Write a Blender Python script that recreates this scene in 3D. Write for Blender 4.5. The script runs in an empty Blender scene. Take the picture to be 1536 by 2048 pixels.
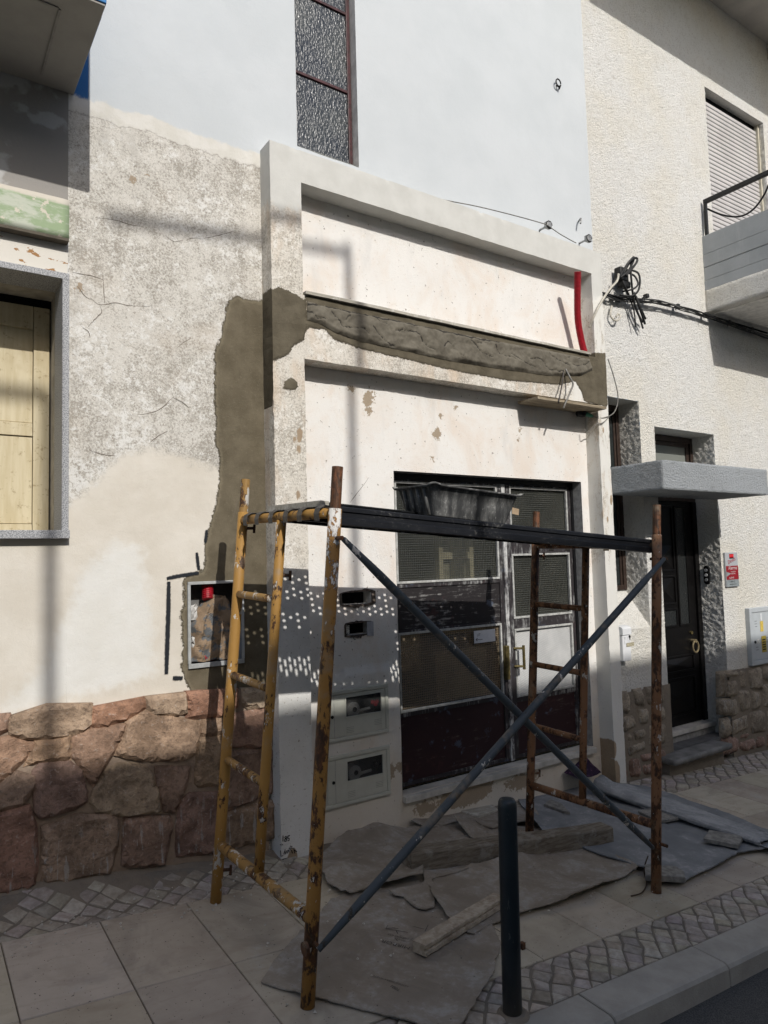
import bpy, bmesh, math, random
import numpy as np
from mathutils import Vector, Matrix, noise, geometry

R = random.Random(7)
SC = bpy.context.scene
COL = SC.collection
CZ = 1.90            # camera height above the datum; all z below are measured from the camera, then lifted by CZ at the end

# ------------------------------------------------------------------ camera, sky, sun, exposure
FPX, PW, PH, CAMY = 1408.0, 1536.0, 2048.0, -4.1
YAW, PITCH, ROLL = math.radians(34.4), math.radians(3.89), math.radians(1.557)
_f = Vector((math.sin(YAW)*math.cos(PITCH), math.cos(YAW)*math.cos(PITCH), math.sin(PITCH)))
_r = Vector((math.cos(YAW), -math.sin(YAW), 0)); _d = _f.cross(_r)
AXR = _r*math.cos(ROLL) + _d*math.sin(ROLL)
AXD = -_r*math.sin(ROLL) + _d*math.cos(ROLL)
AXF = _f
cam_data = bpy.data.cameras.new('camera')
cam = bpy.data.objects.new('camera', cam_data); COL.objects.link(cam)
cam_data.sensor_fit = 'HORIZONTAL'; cam_data.sensor_width = 36.0; cam_data.lens = 36.0*FPX/PW
cam_data.clip_start = 0.05; cam_data.clip_end = 500
_m = Matrix((( AXR.x, -AXD.x, -AXF.x, 0), (AXR.y, -AXD.y, -AXF.y, CAMY), (AXR.z, -AXD.z, -AXF.z, CZ), (0, 0, 0, 1)))
cam.matrix_world = _m
SC.camera = cam

SUN = Vector((0.088, 0.81, -0.585)).normalized()      # the way the light travels
W = bpy.data.worlds.new('World'); SC.world = W; W.use_nodes = True
wn = W.node_tree.nodes; wl = W.node_tree.links
bg = wn['Background']; sky = wn.new('ShaderNodeTexSky'); sky.sky_type = 'NISHITA'; sky.sun_disc = False
sky.sun_elevation = math.asin(-SUN.z); sky.sun_rotation = math.atan2(-SUN.x, -SUN.y)
sky.air_density = 1.0; sky.dust_density = 2.2; sky.ozone_density = 1.0
wl.new(sky.outputs[0], bg.inputs[0]); bg.inputs[1].default_value = 0.15
sd = bpy.data.lights.new('sun', 'SUN'); sd.energy = 4.3; sd.angle = math.radians(0.53); sd.color = (1.0, 0.968, 0.915)
sun = bpy.data.objects.new('sun', sd); COL.objects.link(sun)
sun.rotation_euler = SUN.to_track_quat('-Z', 'Y').to_euler()
sun.location = (0, -20, 20)
SC.view_settings.view_transform = 'Standard'; SC.view_settings.look = 'None'
SC.view_settings.exposure = -0.30; SC.view_settings.gamma = 1.0
SC.view_settings.use_curve_mapping = False
SC.render.engine = 'CYCLES'

# ------------------------------------------------------------------ finding places: a pixel of the photograph's grid onto a known plane of the place
EYE = Vector((0, CAMY, 0))
def ray(px, py):
    return AXR*((px-PW/2)/FPX) + AXD*((py-PH/2)/FPX) + AXF
def atY(px, py, y=0.15):
    d = ray(px, py); return EYE + d*((y-CAMY)/d.y)
def atX(px, py, x):
    d = ray(px, py); return EYE + d*(x/d.x)
def G(x, y):                                   # height of the pavement
    return -1.67 - .085*x + .03*y + .032*max(0.0, x-3.9)
def atG(px, py, h=0.0):
    d = ray(px, py); z = -1.9
    for _ in range(12):
        p = EYE + d*((z)/d.z); z = G(p.x, p.y) + h
    return EYE + d*(z/d.z)
def prj(p):
    v = Vector(p)-EYE; k = v.dot(AXF); return (FPX*v.dot(AXR)/k+PW/2, FPX*v.dot(AXD)/k+PH/2, k)

# ------------------------------------------------------------------ objects
def clean(c): return c
def tag(o, label=None, cat=None, group=None, kind=None):
    if label: o['label'] = label
    if cat: o['category'] = cat
    if group: o['group'] = group
    if kind: o['kind'] = kind
    return o
ORG = {}
def thing(name, loc=(0, 0, 0), label=None, cat=None, group=None, kind=None):
    o = bpy.data.objects.new(name, None); COL.objects.link(o); o.location = loc; o.empty_display_size = .1
    ORG[o.name] = Vector(loc); return tag(o, label, cat, group, kind)
def mesh(name, V, F, smooth=False, attrs=None):
    me = bpy.data.meshes.new(name)
    me.from_pydata([tuple(v) for v in V], [], [tuple(f) for f in F])
    if smooth: me.polygons.foreach_set('use_smooth', [True]*len(me.polygons))
    for k, a in (attrs or {}).items():
        at = me.attributes.new(k, 'FLOAT', 'POINT'); at.data.foreach_set('value', np.asarray(a, dtype=np.float32))
    me.update(); return me
def obj(name, V, F, m, parent=None, smooth=False, attrs=None, kind=None, color=None, fix=False):
    V = [Vector(v) for v in V]
    org = ORG.get(parent.name, Vector()) if parent is not None else Vector()
    V = [v-org for v in V]
    me = mesh(name, V, F, smooth, attrs); me.materials.append(m)
    if fix:
        bm = bmesh.new(); bm.from_mesh(me); bmesh.ops.recalc_face_normals(bm, faces=bm.faces); bm.to_mesh(me); bm.free()
    o = bpy.data.objects.new(name, me); COL.objects.link(o)
    if parent is not None: o.parent = parent
    ORG[o.name] = org
    if color: o.color = (*color, 1)
    if kind: o['kind'] = kind
    return o
class MB:
    "a growing list of vertices and faces"
    def __init__(s): s.V = []; s.F = []; s.smooth = []
    def add(s, V, F):
        n = len(s.V); s.V += [Vector(v) for v in V]; s.F += [tuple(i+n for i in f) for f in F]; return s
    def box(s, x0, x1, y0, y1, z0, z1, b=0.0, M=None):
        V, F = boxg(x0, x1, y0, y1, z0, z1, b)
        if M is not None: V = [M @ Vector(v) for v in V]
        return s.add(V, F)
    def tube(s, P, r, n=12, cap=True): return s.add(*tubeg(P, r, n, cap))
    def out(s, name, m, parent=None, **k): return obj(name, s.V, s.F, m, parent, **k)
def boxg(x0, x1, y0, y1, z0, z1, b=0.0):
    if b <= 0:
        V = [(x, y, z) for z in (z0, z1) for y in (y0, y1) for x in (x0, x1)]
        F = [(0, 2, 3, 1), (4, 5, 7, 6), (0, 1, 5, 4), (2, 6, 7, 3), (0, 4, 6, 2), (1, 3, 7, 5)]
        return V, F
    bm = bmesh.new(); bmesh.ops.create_cube(bm, size=1)
    for v in bm.verts:
        v.co = Vector(((x0+x1)/2+v.co.x*(x1-x0), (y0+y1)/2+v.co.y*(y1-y0), (z0+z1)/2+v.co.z*(z1-z0)))
    bmesh.ops.bevel(bm, geom=bm.edges[:], offset=b, segments=2, profile=.5, affect='EDGES')
    bm.verts.index_update(); V = [v.co.copy() for v in bm.verts]; F = [[v.index for v in f.verts] for f in bm.faces]; bm.free()
    return V, F
def tubeg(P, r, n=12, cap=True):
    P = [Vector(p) for p in P]; k = len(P); rr = r if isinstance(r, (list, tuple)) else [r]*k
    V = []; F = []; up = None
    for i, p in enumerate(P):
        t = ((P[min(i+1, k-1)]-P[max(i-1, 0)])).normalized()
        if up is None:
            a = Vector((0, 0, 1)) if abs(t.z) < .9 else Vector((1, 0, 0)); up = t.cross(a).normalized()
        else:
            up = (up - t*up.dot(t)); up = up.normalized() if up.length > 1e-6 else t.orthogonal().normalized()
        w = t.cross(up)
        V += [p + (up*math.cos(2*math.pi*j/n) + w*math.sin(2*math.pi*j/n))*rr[i] for j in range(n)]
    for i in range(k-1):
        for j in range(n):
            a = i*n+j; b = i*n+(j+1) % n; F.append((a, b, b+n, a+n))
    if cap: F.append(tuple(range(n-1, -1, -1))); F.append(tuple(range((k-1)*n, k*n)))
    return V, F
def lin(P, n):                                  # a smooth line through points
    P = [Vector(p) for p in P]; out = []
    for i in range(len(P)-1):
        p0 = P[max(i-1, 0)]; p1 = P[i]; p2 = P[i+1]; p3 = P[min(i+2, len(P)-1)]
        for j in range(n):
            t = j/n; out.append(.5*((2*p1)+(p2-p0)*t+(2*p0-5*p1+4*p2-p3)*t*t+(3*p1-p0-3*p2+p3)*t**3))
    return out+[P[-1]]
def straight(a, b, n=2, wob=0.0):
    a = Vector(a); b = Vector(b)
    return [a.lerp(b, i/(n-1)) + Vector((noise.noise(a*3+Vector((i*.37, 0, 0))), noise.noise(a*3+Vector((0, i*.37, 5))), 0))*wob for i in range(n)]
def nz(p, s=1.0, o=0.0): return noise.noise(Vector((p[0]*s+o, p[1]*s-o*.7, p[2]*s+o*1.3)))
def fbm(p, s=1.0, o=0.0, k=3):
    a = 0; g = 1
    for i in range(k): a += nz(p, s, o+i*9.1)*g; s *= 2.1; g *= .5
    return a
def text(name, body, size, origin, ex, ey, m, parent, align='LEFT', extrude=0.0):
    cu = bpy.data.curves.new(name, 'FONT'); cu.body = body; cu.size = size; cu.align_x = align; cu.resolution_u = 2
    ob = bpy.data.objects.new(name+'_src', cu); COL.objects.link(ob)
    me = bpy.data.meshes.new_from_object(ob.evaluated_get(bpy.context.evaluated_depsgraph_get()))
    bpy.data.objects.remove(ob); bpy.data.curves.remove(cu)
    ex = Vector(ex).normalized(); ey = Vector(ey); ey = (ey-ex*ey.dot(ex)).normalized(); ez = ex.cross(ey)
    V = [Vector(origin)+ex*v.co.x+ey*v.co.y for v in me.vertices]; F = [list(p.vertices) for p in me.polygons]
    bpy.data.meshes.remove(me)
    return obj(name, V, F, m, parent)
XA, ZA = Vector((1, 0, 0)), Vector((0, 0, 1))
def stroke(mb, P, w, nrm=Vector((0, -1, 0))):   # a flat pen line
    P = [Vector(p) for p in P]
    V = []
    for i, p in enumerate(P):
        t = (P[min(i+1, len(P)-1)]-P[max(i-1, 0)]).normalized(); s = t.cross(nrm).normalized()
        ww = (w[i] if isinstance(w, list) else w)
        V += [p-s*ww/2, p+s*ww/2]
    mb.add(V, [(2*i, 2*i+1, 2*i+3, 2*i+2) for i in range(len(P)-1)])

# signed distance to a polygon, inside positive (2-D, numpy)
def sdf(poly, X, Z):
    P = np.array([(p[0], p[1]) for p in poly], float); n = len(P)
    d = np.full(X.shape, 1e9); ins = np.zeros(X.shape, bool)
    for i in range(n):
        a = P[i]; b = P[(i+1) % n]; e = b-a; L = max(e@e, 1e-12)
        t = np.clip(((X-a[0])*e[0]+(Z-a[1])*e[1])/L, 0, 1)
        d = np.minimum(d, np.hypot(X-a[0]-t*e[0], Z-a[1]-t*e[1]))
        c = ((a[1] > Z) != (b[1] > Z)); xx = a[0]+(Z-a[1])*(b[0]-a[0])/(b[1]-a[1]+1e-12)
        ins ^= c & (X < xx)
    return np.where(ins, d, -d)
def dline(pts, X, Z):
    d = np.full(X.shape, 1e9)
    for a, b in zip(pts[:-1], pts[1:]):
        a = np.array(a[:2], float); b = np.array(b[:2], float); e = b-a; L = max(e@e, 1e-12)
        t = np.clip(((X-a[0])*e[0]+(Z-a[1])*e[1])/L, 0, 1)
        d = np.minimum(d, np.hypot(X-a[0]-t*e[0], Z-a[1]-t*e[1]))
    return d
def pxY(pts, y=0.15): return [((p := atY(a, b, y)).x, p.z) for a, b in pts]

# fill of a polygon with evenly spread points
def fill(poly, step, jit=0.25):
    B = []
    n = len(poly)
    for i in range(n):
        a = Vector(poly[i][:2]); b = Vector(poly[(i+1) % n][:2]); k = max(1, int((b-a).length/step+.5))
        B += [a.lerp(b, j/k) for j in range(k)]
    xs = [p.x for p in B]; ys = [p.y for p in B]
    gx = np.arange(min(xs)+step*.5, max(xs), step); gy = np.arange(min(ys)+step*.5, max(ys), step)
    GX, GY = np.meshgrid(gx, gy); GX = GX.ravel(); GY = GY.ravel()
    rs = np.random.RandomState(len(B)+int(abs(xs[0])*1000) % 1000)
    GX = GX+rs.uniform(-jit, jit, GX.shape)*step; GY = GY+rs.uniform(-jit, jit, GY.shape)*step
    D = sdf(poly, GX, GY); k = D > step*.45
    pts = B+[Vector((x, y)) for x, y in zip(GX[k], GY[k])]
    edges = [(i, (i+1) % len(B)) for i in range(len(B))]
    v, e, f, *_ = geometry.delaunay_2d_cdt(pts, edges, [], 1, 1e-6)
    d = sdf(poly, np.array([p.x for p in v]), np.array([p.y for p in v]))
    return v, [list(q) for q in f], np.maximum(d, 0)
def border(F):
    E = {}
    for f in F:
        for a, b in zip(f, f[1:]+f[:1]):
            if (b, a) in E: del E[(b, a)]
            else: E[(a, b)] = 1
    return list(E)

# ------------------------------------------------------------------ materials
class MT:
    def __init__(s, name, base=(.5, .5, .5), rough=.8, spec=.3, metal=0.0):
        s.m = bpy.data.materials.new(name); s.m.use_nodes = True
        s.nt = s.m.node_tree; s.N = s.nt.nodes; s.L = s.nt.links; s.b = s.N['Principled BSDF']
        s.set(base=base, rough=rough); s.b.inputs['Specular IOR Level'].default_value = spec
        s.b.inputs['Metallic'].default_value = metal
        s._pos = None; s.last = None
    def pos(s):
        if s._pos is None: s._pos = s.N.new('ShaderNodeNewGeometry').outputs['Position']
        return s._pos
    def ng(s): return s.N.new('ShaderNodeNewGeometry')
    def _in(s, sock, v):
        if isinstance(v, bpy.types.NodeSocket): s.L.new(v, sock)
        elif isinstance(v, (tuple, list)) and sock.type == 'RGBA': sock.default_value = (*v[:3], 1)
        elif v is not None: sock.default_value = v
    def vec(s, scale=(1, 1, 1), rot=(0, 0, 0), v=None):
        n = s.N.new('ShaderNodeMapping'); s.L.new(v or s.pos(), n.inputs[0]); n.inputs['Scale'].default_value = scale; n.inputs['Rotation'].default_value = rot
        return n.outputs[0]
    def noise(s, scale=5, det=4, rough=.55, dist=0.0, v=None, col=False):
        n = s.N.new('ShaderNodeTexNoise'); s.L.new(v or s.pos(), n.inputs['Vector'])
        n.inputs['Scale'].default_value = scale; n.inputs['Detail'].default_value = det; n.inputs['Roughness'].default_value = rough; n.inputs['Distortion'].default_value = dist
        return n.outputs['Color' if col else 'Fac']
    def voro(s, scale=5, feat='F1', out='Distance', v=None, rnd=1.0):
        n = s.N.new('ShaderNodeTexVoronoi'); n.feature = feat; s.L.new(v or s.pos(), n.inputs['Vector']); n.inputs['Scale'].default_value = scale
        n.inputs['Randomness'].default_value = rnd
        return n.outputs[out]
    def m2(s, op, a, b=None, c=None):
        n = s.N.new('ShaderNodeMath'); n.operation = op; s._in(n.inputs[0], a); s._in(n.inputs[1], b)
        if c is not None: s._in(n.inputs[2], c)
        return n.outputs[0]
    def mr(s, v, a, b, c=0.0, d=1.0, sm=True):
        n = s.N.new('ShaderNodeMapRange'); n.interpolation_type = 'SMOOTHSTEP' if sm else 'LINEAR'
        s._in(n.inputs[0], v); 
        for i, q in enumerate((a, b, c, d)): s._in(n.inputs[1+i], q)
        return n.outputs[0]
    def mix(s, f, a, b, mode='MIX'):
        n = s.N.new('ShaderNodeMix'); n.data_type = 'RGBA'; n.blend_type = mode
        s._in(n.inputs[0], f); s._in(n.inputs[6], a); s._in(n.inputs[7], b); return n.outputs[2]
    def ramp(s, f, stops):
        n = s.N.new('ShaderNodeValToRGB'); e = n.color_ramp.elements
        while len(e) < len(stops): e.new(.5)
        for i, (p, c) in enumerate(stops): e[i].position = p; e[i].color = (*c, 1)
        s._in(n.inputs[0], f); return n.outputs[0]
    def attr(s, name):
        n = s.N.new('ShaderNodeAttribute'); n.attribute_name = name; return n.outputs['Fac']
    def xyz(s, v=None):
        n = s.N.new('ShaderNodeSeparateXYZ'); s.L.new(v or s.pos(), n.inputs[0]); return n.outputs
    def ocol(s): return s.N.new('ShaderNodeObjectInfo').outputs['Color']
    def ornd(s): return s.N.new('ShaderNodeObjectInfo').outputs['Random']
    def bump(s, h, strength=.5, dist=.01):
        n = s.N.new('ShaderNodeBump'); n.inputs['Strength'].default_value = strength; n.inputs['Distance'].default_value = dist
        s.L.new(h, n.inputs['Height'])
        if s.last is not None: s.L.new(s.last, n.inputs['Normal'])
        s.last = n.outputs[0]; s.L.new(s.last, s.b.inputs['Normal']); return s
    def set(s, base=None, rough=None, metal=None):
        if base is not None: s._in(s.b.inputs['Base Color'], base)
        if rough is not None: s._in(s.b.inputs['Roughness'], rough)
        if metal is not None: s._in(s.b.inputs['Metallic'], metal)
        return s

def plaster_old(t, tint=(1, 1, 1), light=1.0):
    "weathered lime plaster: pale flecks on grey-beige ground"
    c = lambda a: tuple(min(.95, x*y*light) for x, y in zip(a, tint))
    big = t.noise(2.6, 4, .6); clump = t.noise(13, 4, .6, .3); mid = t.noise(80, 6, .72, .6); fine = t.noise(150, 3, .7)
    k = t.m2('ADD', mid, t.m2('ADD', t.m2('MULTIPLY', t.m2('SUBTRACT', big, .5), .36), t.m2('MULTIPLY', t.m2('SUBTRACT', clump, .5), .42)))
    a = t.mix(t.mr(k, .37, .57), c((.335, .31, .27)), c((.625, .60, .55)))
    a = t.mix(t.m2('MULTIPLY', t.mr(t.voro(95), .34, .05), t.mr(clump, .38, .62)), a, c((.72, .705, .665)))
    a = t.mix(t.m2('MULTIPLY', t.mr(t.m2('ADD', t.noise(30, 6, .78, .4), t.m2('MULTIPLY', t.m2('SUBTRACT', t.noise(3.6, 4, .6), .5), .5)), .54, .60), .85), a, c((.73, .72, .69)))
    a = t.mix(t.m2('MULTIPLY', t.mr(fine, .53, .66), .45), a, c((.30, .275, .24)))
    a = t.mix(t.m2('MULTIPLY', t.mr(t.noise(1.6, 3, .6), .52, .72), .28), a, c((.47, .385, .295)))
    a = t.mix(t.m2('MULTIPLY', t.mr(t.noise(3.2, 4, .7, 0, t.vec((1.6, 1, .5))), .55, .7), .35), a, c((.36, .34, .31)))
    return a, mid, fine

def m_simple(name, base, rough=.7, spec=.3, var=.12, scale=18, bump=.15, metal=0.0, dist=.004):
    t = MT(name, base, rough, spec, metal)
    n = t.noise(scale, 5, .6); d = tuple(x*(1-var*1.6) for x in base); l = tuple(min(.95, x*(1+var)) for x in base)
    t.set(base=t.mix(t.mr(n, .3, .7), d, l)); t.bump(t.noise(scale*5, 4, .6), bump, dist)
    return t.m
# ------------------------------------------------------------------ shared materials
def mk_house_wall():
    t = MT('house_plaster', rough=.88, spec=.2)
    old, mid, fine = plaster_old(t)
    e1 = t.m2('MULTIPLY', t.m2('SUBTRACT', t.noise(14, 5, .65), .5), .16)
    e2 = t.m2('MULTIPLY', t.m2('SUBTRACT', t.noise(30, 5, .7), .5), .07)
    zw = t.m2('ADD', t.attr('zwh'), t.m2('MULTIPLY', e1, .5)); zc = t.m2('ADD', t.attr('zcem'), e2); zr = t.m2('ADD', t.attr('zcrm'), e1)
    zb = t.m2('ADD', t.attr('zblu'), e1); zp = t.m2('ADD', t.attr('zspot'), t.m2('MULTIPLY', e2, 2.2))
    soft = t.noise(3.5, 4, .6)
    cream = t.mix(t.mr(soft, .3, .7), (.60, .555, .48), (.67, .63, .56))
    blu = t.mix(t.mr(t.noise(6, 3, .6), .3, .7), (.665, .65, .605), (.70, .69, .655))
    base = t.mix(t.mr(zr, -.03, .05), old, cream)
    base = t.mix(t.mr(zb, -.02, .08), base, blu)
    # tall panels inside the surround: off-white with rusty and grey washes
    streak = t.noise(2.6, 5, .65, .6, t.vec((1.0, 1, .75)))
    pan = t.mix(t.mr(streak, .40, .72), (.76, .74, .705), (.715, .64, .565))
    pan = t.mix(t.m2('MULTIPLY', t.mr(t.noise(4, 4, .7, .2, t.vec((1, 1, .3))), .54, .72), .45), pan, (.60, .585, .56))
    pan = t.mix(t.m2('MULTIPLY', t.mr(t.noise(22, 5, .75), .58, .68), .30), pan, (.60, .52, .42))
    pan = t.mix(t.m2('MULTIPLY', t.mr(t.noise(34, 3, .6), .665, .70), .8), pan, (.22, .19, .16))
    px = t.xyz()
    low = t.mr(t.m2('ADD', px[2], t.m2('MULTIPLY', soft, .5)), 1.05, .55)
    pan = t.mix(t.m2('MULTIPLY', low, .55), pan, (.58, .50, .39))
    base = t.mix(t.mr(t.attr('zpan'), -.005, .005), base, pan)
    white = t.mix(t.mr(t.noise(2.0, 4, .6), .3, .7), (.525, .553, .568), (.56, .585, .60))
    prim = t.mix(t.mr(t.noise(9, 4, .6), .35, .65), (.60, .58, .525), (.66, .64, .595))
    base = t.mix(t.mr(zw, -.11, -.085), base, prim)
    white = t.mix(t.m2('MULTIPLY', t.mr(t.noise(7, 5, .7, .4, t.vec((1.6, 1, .4))), .55, .75), .12), white, (.50, .515, .515))
    white = t.mix(t.mr(t.xyz()[0], .872, .862), white, (.045, .155, .36))  # blue cast of the balcony's shadow painted into the white
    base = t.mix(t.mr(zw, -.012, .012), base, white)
    crk = t.mr(t.m2('ABSOLUTE', t.m2('ADD', zw, .105)), .0, .006, .55, 0)
    base = t.mix(crk, base, (.22, .20, .17))
    base = t.mix(t.mr(zp, -.004, .004), base, t.mix(t.noise(60, 3), (.30, .245, .18), (.40, .32, .235)))
    cem = t.mix(t.mr(t.noise(7, 5, .6), .3, .7), (.105, .087, .057), (.15, .126, .086))
    cem = t.mix(t.m2('MULTIPLY', t.mr(t.noise(60, 4, .7), .55, .7), .4), cem, (.20, .175, .13))
    rim = t.mr(zc, .0, .035, .55, 0)
    cem = t.mix(rim, cem, (.27, .235, .165))
    inc = t.mr(zc, -.004, .004)
    base = t.mix(inc, base, cem)
    t.set(base=base, rough=t.mix(inc, (.9,)*3, (.8,)*3))
    rough_old = t.m2('MULTIPLY', t.mr(zw, -.1, .0, 1, .28), t.mr(zr, -.03, .05, 1, .35))
    t.bump(t.m2('MULTIPLY', mid, rough_old), .55, .008)
    t.bump(t.noise(120, 3, .6), .22, .003)
    t.bump(t.noise(17, 4, .6), .35, .006)
    t.bump(t.mr(zc, -.004, .012), 1.0, .012)
    return t.m
def mk_surround():
    t = MT('surround_plaster', rough=.88, spec=.2)
    old, mid, fine = plaster_old(t, (1.02, 1.0, .97), 1.05)
    z = t.xyz()[2]
    e1 = t.m2('MULTIPLY', t.m2('SUBTRACT', t.noise(12, 5, .65), .5), .35)
    zz = t.m2('ADD', z, e1)
    stain = t.m2('MULTIPLY', t.mr(t.noise(5, 4, .6, .3, t.vec((1, 1, .35))), .48, .68), .6)
    base = t.mix(stain, old, (.56, .44, .32))
    low = t.mr(zz, 1.95, 1.55)                      # repainted foot
    paint = t.mix(t.mr(t.noise(4, 4, .6), .3, .7), (.66, .65, .62), (.74, .735, .715))
    paint = t.mix(t.m2('MULTIPLY', t.mr(t.noise(45, 5, .7), .60, .66), .8), paint, (.25, .20, .15))
    base = t.mix(t.m2('MULTIPLY', low, .92), base, paint)
    base = t.mix(t.m2('MULTIPLY', t.mr(t.xyz()[0], 4.8, 4.9), t.mr(t.noise(7, 5, .7, 0, t.vec((1.6, 1, .4))), .62, .50)), base, (.70, .685, .64))
    prim = t.mix(t.mr(t.noise(6, 4, .6), .3, .7), (.54, .535, .50), (.60, .595, .56))
    base = t.mix(t.mr(zz, 4.22, 4.32), base, prim)
    zp = t.m2('ADD', t.attr('zpeel'), t.m2('MULTIPLY', e1, .12))
    base = t.mix(t.mr(zp, -.004, .004), base, t.mix(t.noise(50, 3), (.28, .22, .155), (.40, .30, .20)))
    zc = t.m2('ADD', t.attr('zcem'), t.m2('MULTIPLY', t.m2('SUBTRACT', t.noise(30, 5, .7), .5), .05))
    cem = t.mix(t.mr(t.noise(8, 5, .6), .3, .7), (.090, .076, .052), (.135, .116, .082))
    inc = t.mr(zc, -.003, .003)
    base = t.mix(inc, base, cem)
    t.set(base=base)
    t.bump(t.m2('MULTIPLY', mid, t.mr(zz, 4.3, 4.2, .25, 1)), .5, .008).bump(t.noise(110, 3), .25, .003)
    t.bump(t.mr(zc, -.004, .016), .7, .008)
    t.bump(t.m2('MULTIPLY', t.voro(7, 'DISTANCE_TO_EDGE', v=t.vec((1, 1, 1.6))), inc), .25, .03)
    return t.m
def mk_stucco(name, a, b, dirt):  # dirt colour also paints the relief shade of the pits
    t = MT(name, rough=.9, spec=.2)
    n = t.noise(1.1, 4, .6)
    base = t.mix(t.mr(n, .35, .68), a, b)
    pit = t.noise(58, 4, .7)
    base = t.mix(t.m2('MULTIPLY', t.mr(pit, .46, .33), .5), base, dirt)  # pits darkened in the colour, standing in for relief shade
    base = t.mix(t.m2('MULTIPLY', t.mr(t.noise(9, 4, .65), .5, .75), .16), base, dirt)
    t.set(base=base)
    t.bump(t.noise(58, 4, .7), 1.0, .030).bump(t.noise(150, 3, .6), .6, .006)
    return t.m
def mk_wood_worn(name, dark, pale, amt=.5, vert=True):
    t = MT(name, rough=.62, spec=.3)
    v = t.vec((14, 14, 1.6) if vert else (1.6, 14, 14))
    a = t.noise(3, 6, .65, .4, v); b = t.noise(14, 5, .7); c = t.noise(2.3, 4, .6)
    f = t.mr(t.m2('ADD', t.m2('MULTIPLY', a, .55), t.m2('ADD', t.m2('MULTIPLY', b, .35), t.m2('MULTIPLY', c, .35))), .86-amt*.5, .98-amt*.42)
    base = t.mix(f, dark, pale)
    base = t.mix(t.m2('MULTIPLY', t.mr(t.noise(4.5, 4, .7), .60, .70), .28), base, (.13, .045, .04))
    base = t.mix(t.m2('MULTIPLY', t.mr(t.noise(5.5, 4, .7, 0, t.vec((1, 1, 1.0), (1, 2, 3)))  , .60, .68), .5), base, (.10, .13, .19))
    t.set(base=base); t.bump(a, .4, .004); return t.m
def mixt(t, f, col=(1, 1, 1)):
    tr = t.N.new('ShaderNodeBsdfTransparent'); tr.inputs[0].default_value = (*col, 1); mx = t.N.new('ShaderNodeMixShader'); t._in(mx.inputs[0], f)
    t.L.new(t.b.outputs[0], mx.inputs[1]); t.L.new(tr.outputs[0], mx.inputs[2]); t.L.new(mx.outputs[0], t.N['Material Output'].inputs[0])
def mk_pattern_glass(name, dark, pale, cell=.0185, diag=False, prox=1.0):
    t = MT(name, rough=.24, spec=.55)
    x = t.xyz(); k = 2*math.pi/cell
    if diag:
        s = t.m2('SINE', t.m2('MULTIPLY', t.m2('ADD', x[0], t.m2('MULTIPLY', x[2], .72)), k*1.25))
        h = s
    else:
        h = t.m2('MULTIPLY', t.m2('SINE', t.m2('MULTIPLY', x[0], k)), t.m2('SINE', t.m2('MULTIPLY', x[2], k)))
        h = t.m2('MAXIMUM', t.m2('SINE', t.m2('MULTIPLY', x[0], k)), t.m2('SINE', t.m2('MULTIPLY', x[2], k)))
    n = t.noise(2.6, 3, .6)
    base = t.mix(t.mr(n, .38, .62), dark, pale)
    base = t.mix(t.m2('MULTIPLY', t.mr(h, -.2, .9), .55), base, tuple(min(.9, q*2.0) for q in pale), 'MIX')
    t.set(base=base); t.bump(h, .55, .004)
    if not diag: mixt(t, t.mr(h, .99, .3, .45*prox, .84*prox), (.93, .93, .90))
    return t.m

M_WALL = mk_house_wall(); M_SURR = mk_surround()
M_STUC = mk_stucco('white_stucco', (.86, .85, .815), (.84, .805, .72), (.47, .43, .36))
M_STUCG = mk_stucco('grey_stucco', (.45, .475, .495), (.40, .42, .435), (.17, .17, .17))
M_PLAIN = m_simple('reveal_plaster', (.62, .60, .56), .9, .2, .14, 9, .3)
M_GREYREV = m_simple('grey_render', (.34, .335, .325), .92, .2, .18, 24, .5, dist=.006)
M_DARK = m_simple('dark_void', (.012, .012, .012), .9, .1)
M_MAROON = m_simple('maroon_paint', (.055, .016, .018), .45, .4, .3, 30, .2)
M_BEAD = m_simple('grey_glazing_bead', (.44, .44, .42), .55, .3, .2, 30, .2)
M_DWOOD = mk_wood_worn('worn_dark_frame', (.030, .026, .028), (.30, .30, .295), .47)
M_DWOODH = mk_wood_worn('worn_dark_panel', (.020, .017, .018), (.30, .295, .285), .44, False)
M_MPANEL = mk_wood_worn('maroon_panel', (.028, .011, .013), (.125, .095, .08), .36, False)
M_DGLASS = mk_pattern_glass('square_pattern_glass', (.028, .030, .027), (.070, .072, .064))
M_DGLASSB = mk_pattern_glass('square_pattern_glass_lit_brown', (.075, .063, .046), (.155, .118, .078), prox=.42)  # brown of reflected and indoor light put into the glass colour
M_WIREGL = mk_pattern_glass('diagonal_pattern_glass', (.42, .425, .42), (.56, .56, .55), .019, True)
M_BRASS = m_simple('dull_brass', (.17, .135, .055), .4, .5, .25, 40, .15, metal=.6)
M_MARBLE = m_simple('pale_stone_sill', (.50, .48, .44), .6, .3, .16, 8, .12)
M_CEM = m_simple('wet_cement', (.135, .118, .086), .85, .25, .22, 14, .5, dist=.01)
t = MT('torn_wet_cement', rough=.8, spec=.3); n = t.noise(11, 5, .6); b_ = t.mix(t.mr(n, .3, .7), (.105, .092, .070), (.165, .148, .115)); b_ = t.mix(t.mr(t.m2('ADD', t.attr('gap'), t.m2('MULTIPLY', t.m2('SUBTRACT', t.noise(24, 4, .7), .5), .022)), .001, .0055, .95, 0), b_, (.025, .022, .018)); t.set(base=b_); t.bump(n, .3, .012).bump(t.noise(70, 3), .3, .004); M_CEMB = t.m
M_BLACK = m_simple('black_paint', (.007, .007, .008), .42, .3, .2, 20, .1)
M_WHITEP = m_simple('white_metal', (.70, .71, .72), .4, .4, .05, 6, .05)
M_INK = MT('black_ink', (.03, .028, .027), .8, .2).m
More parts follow.
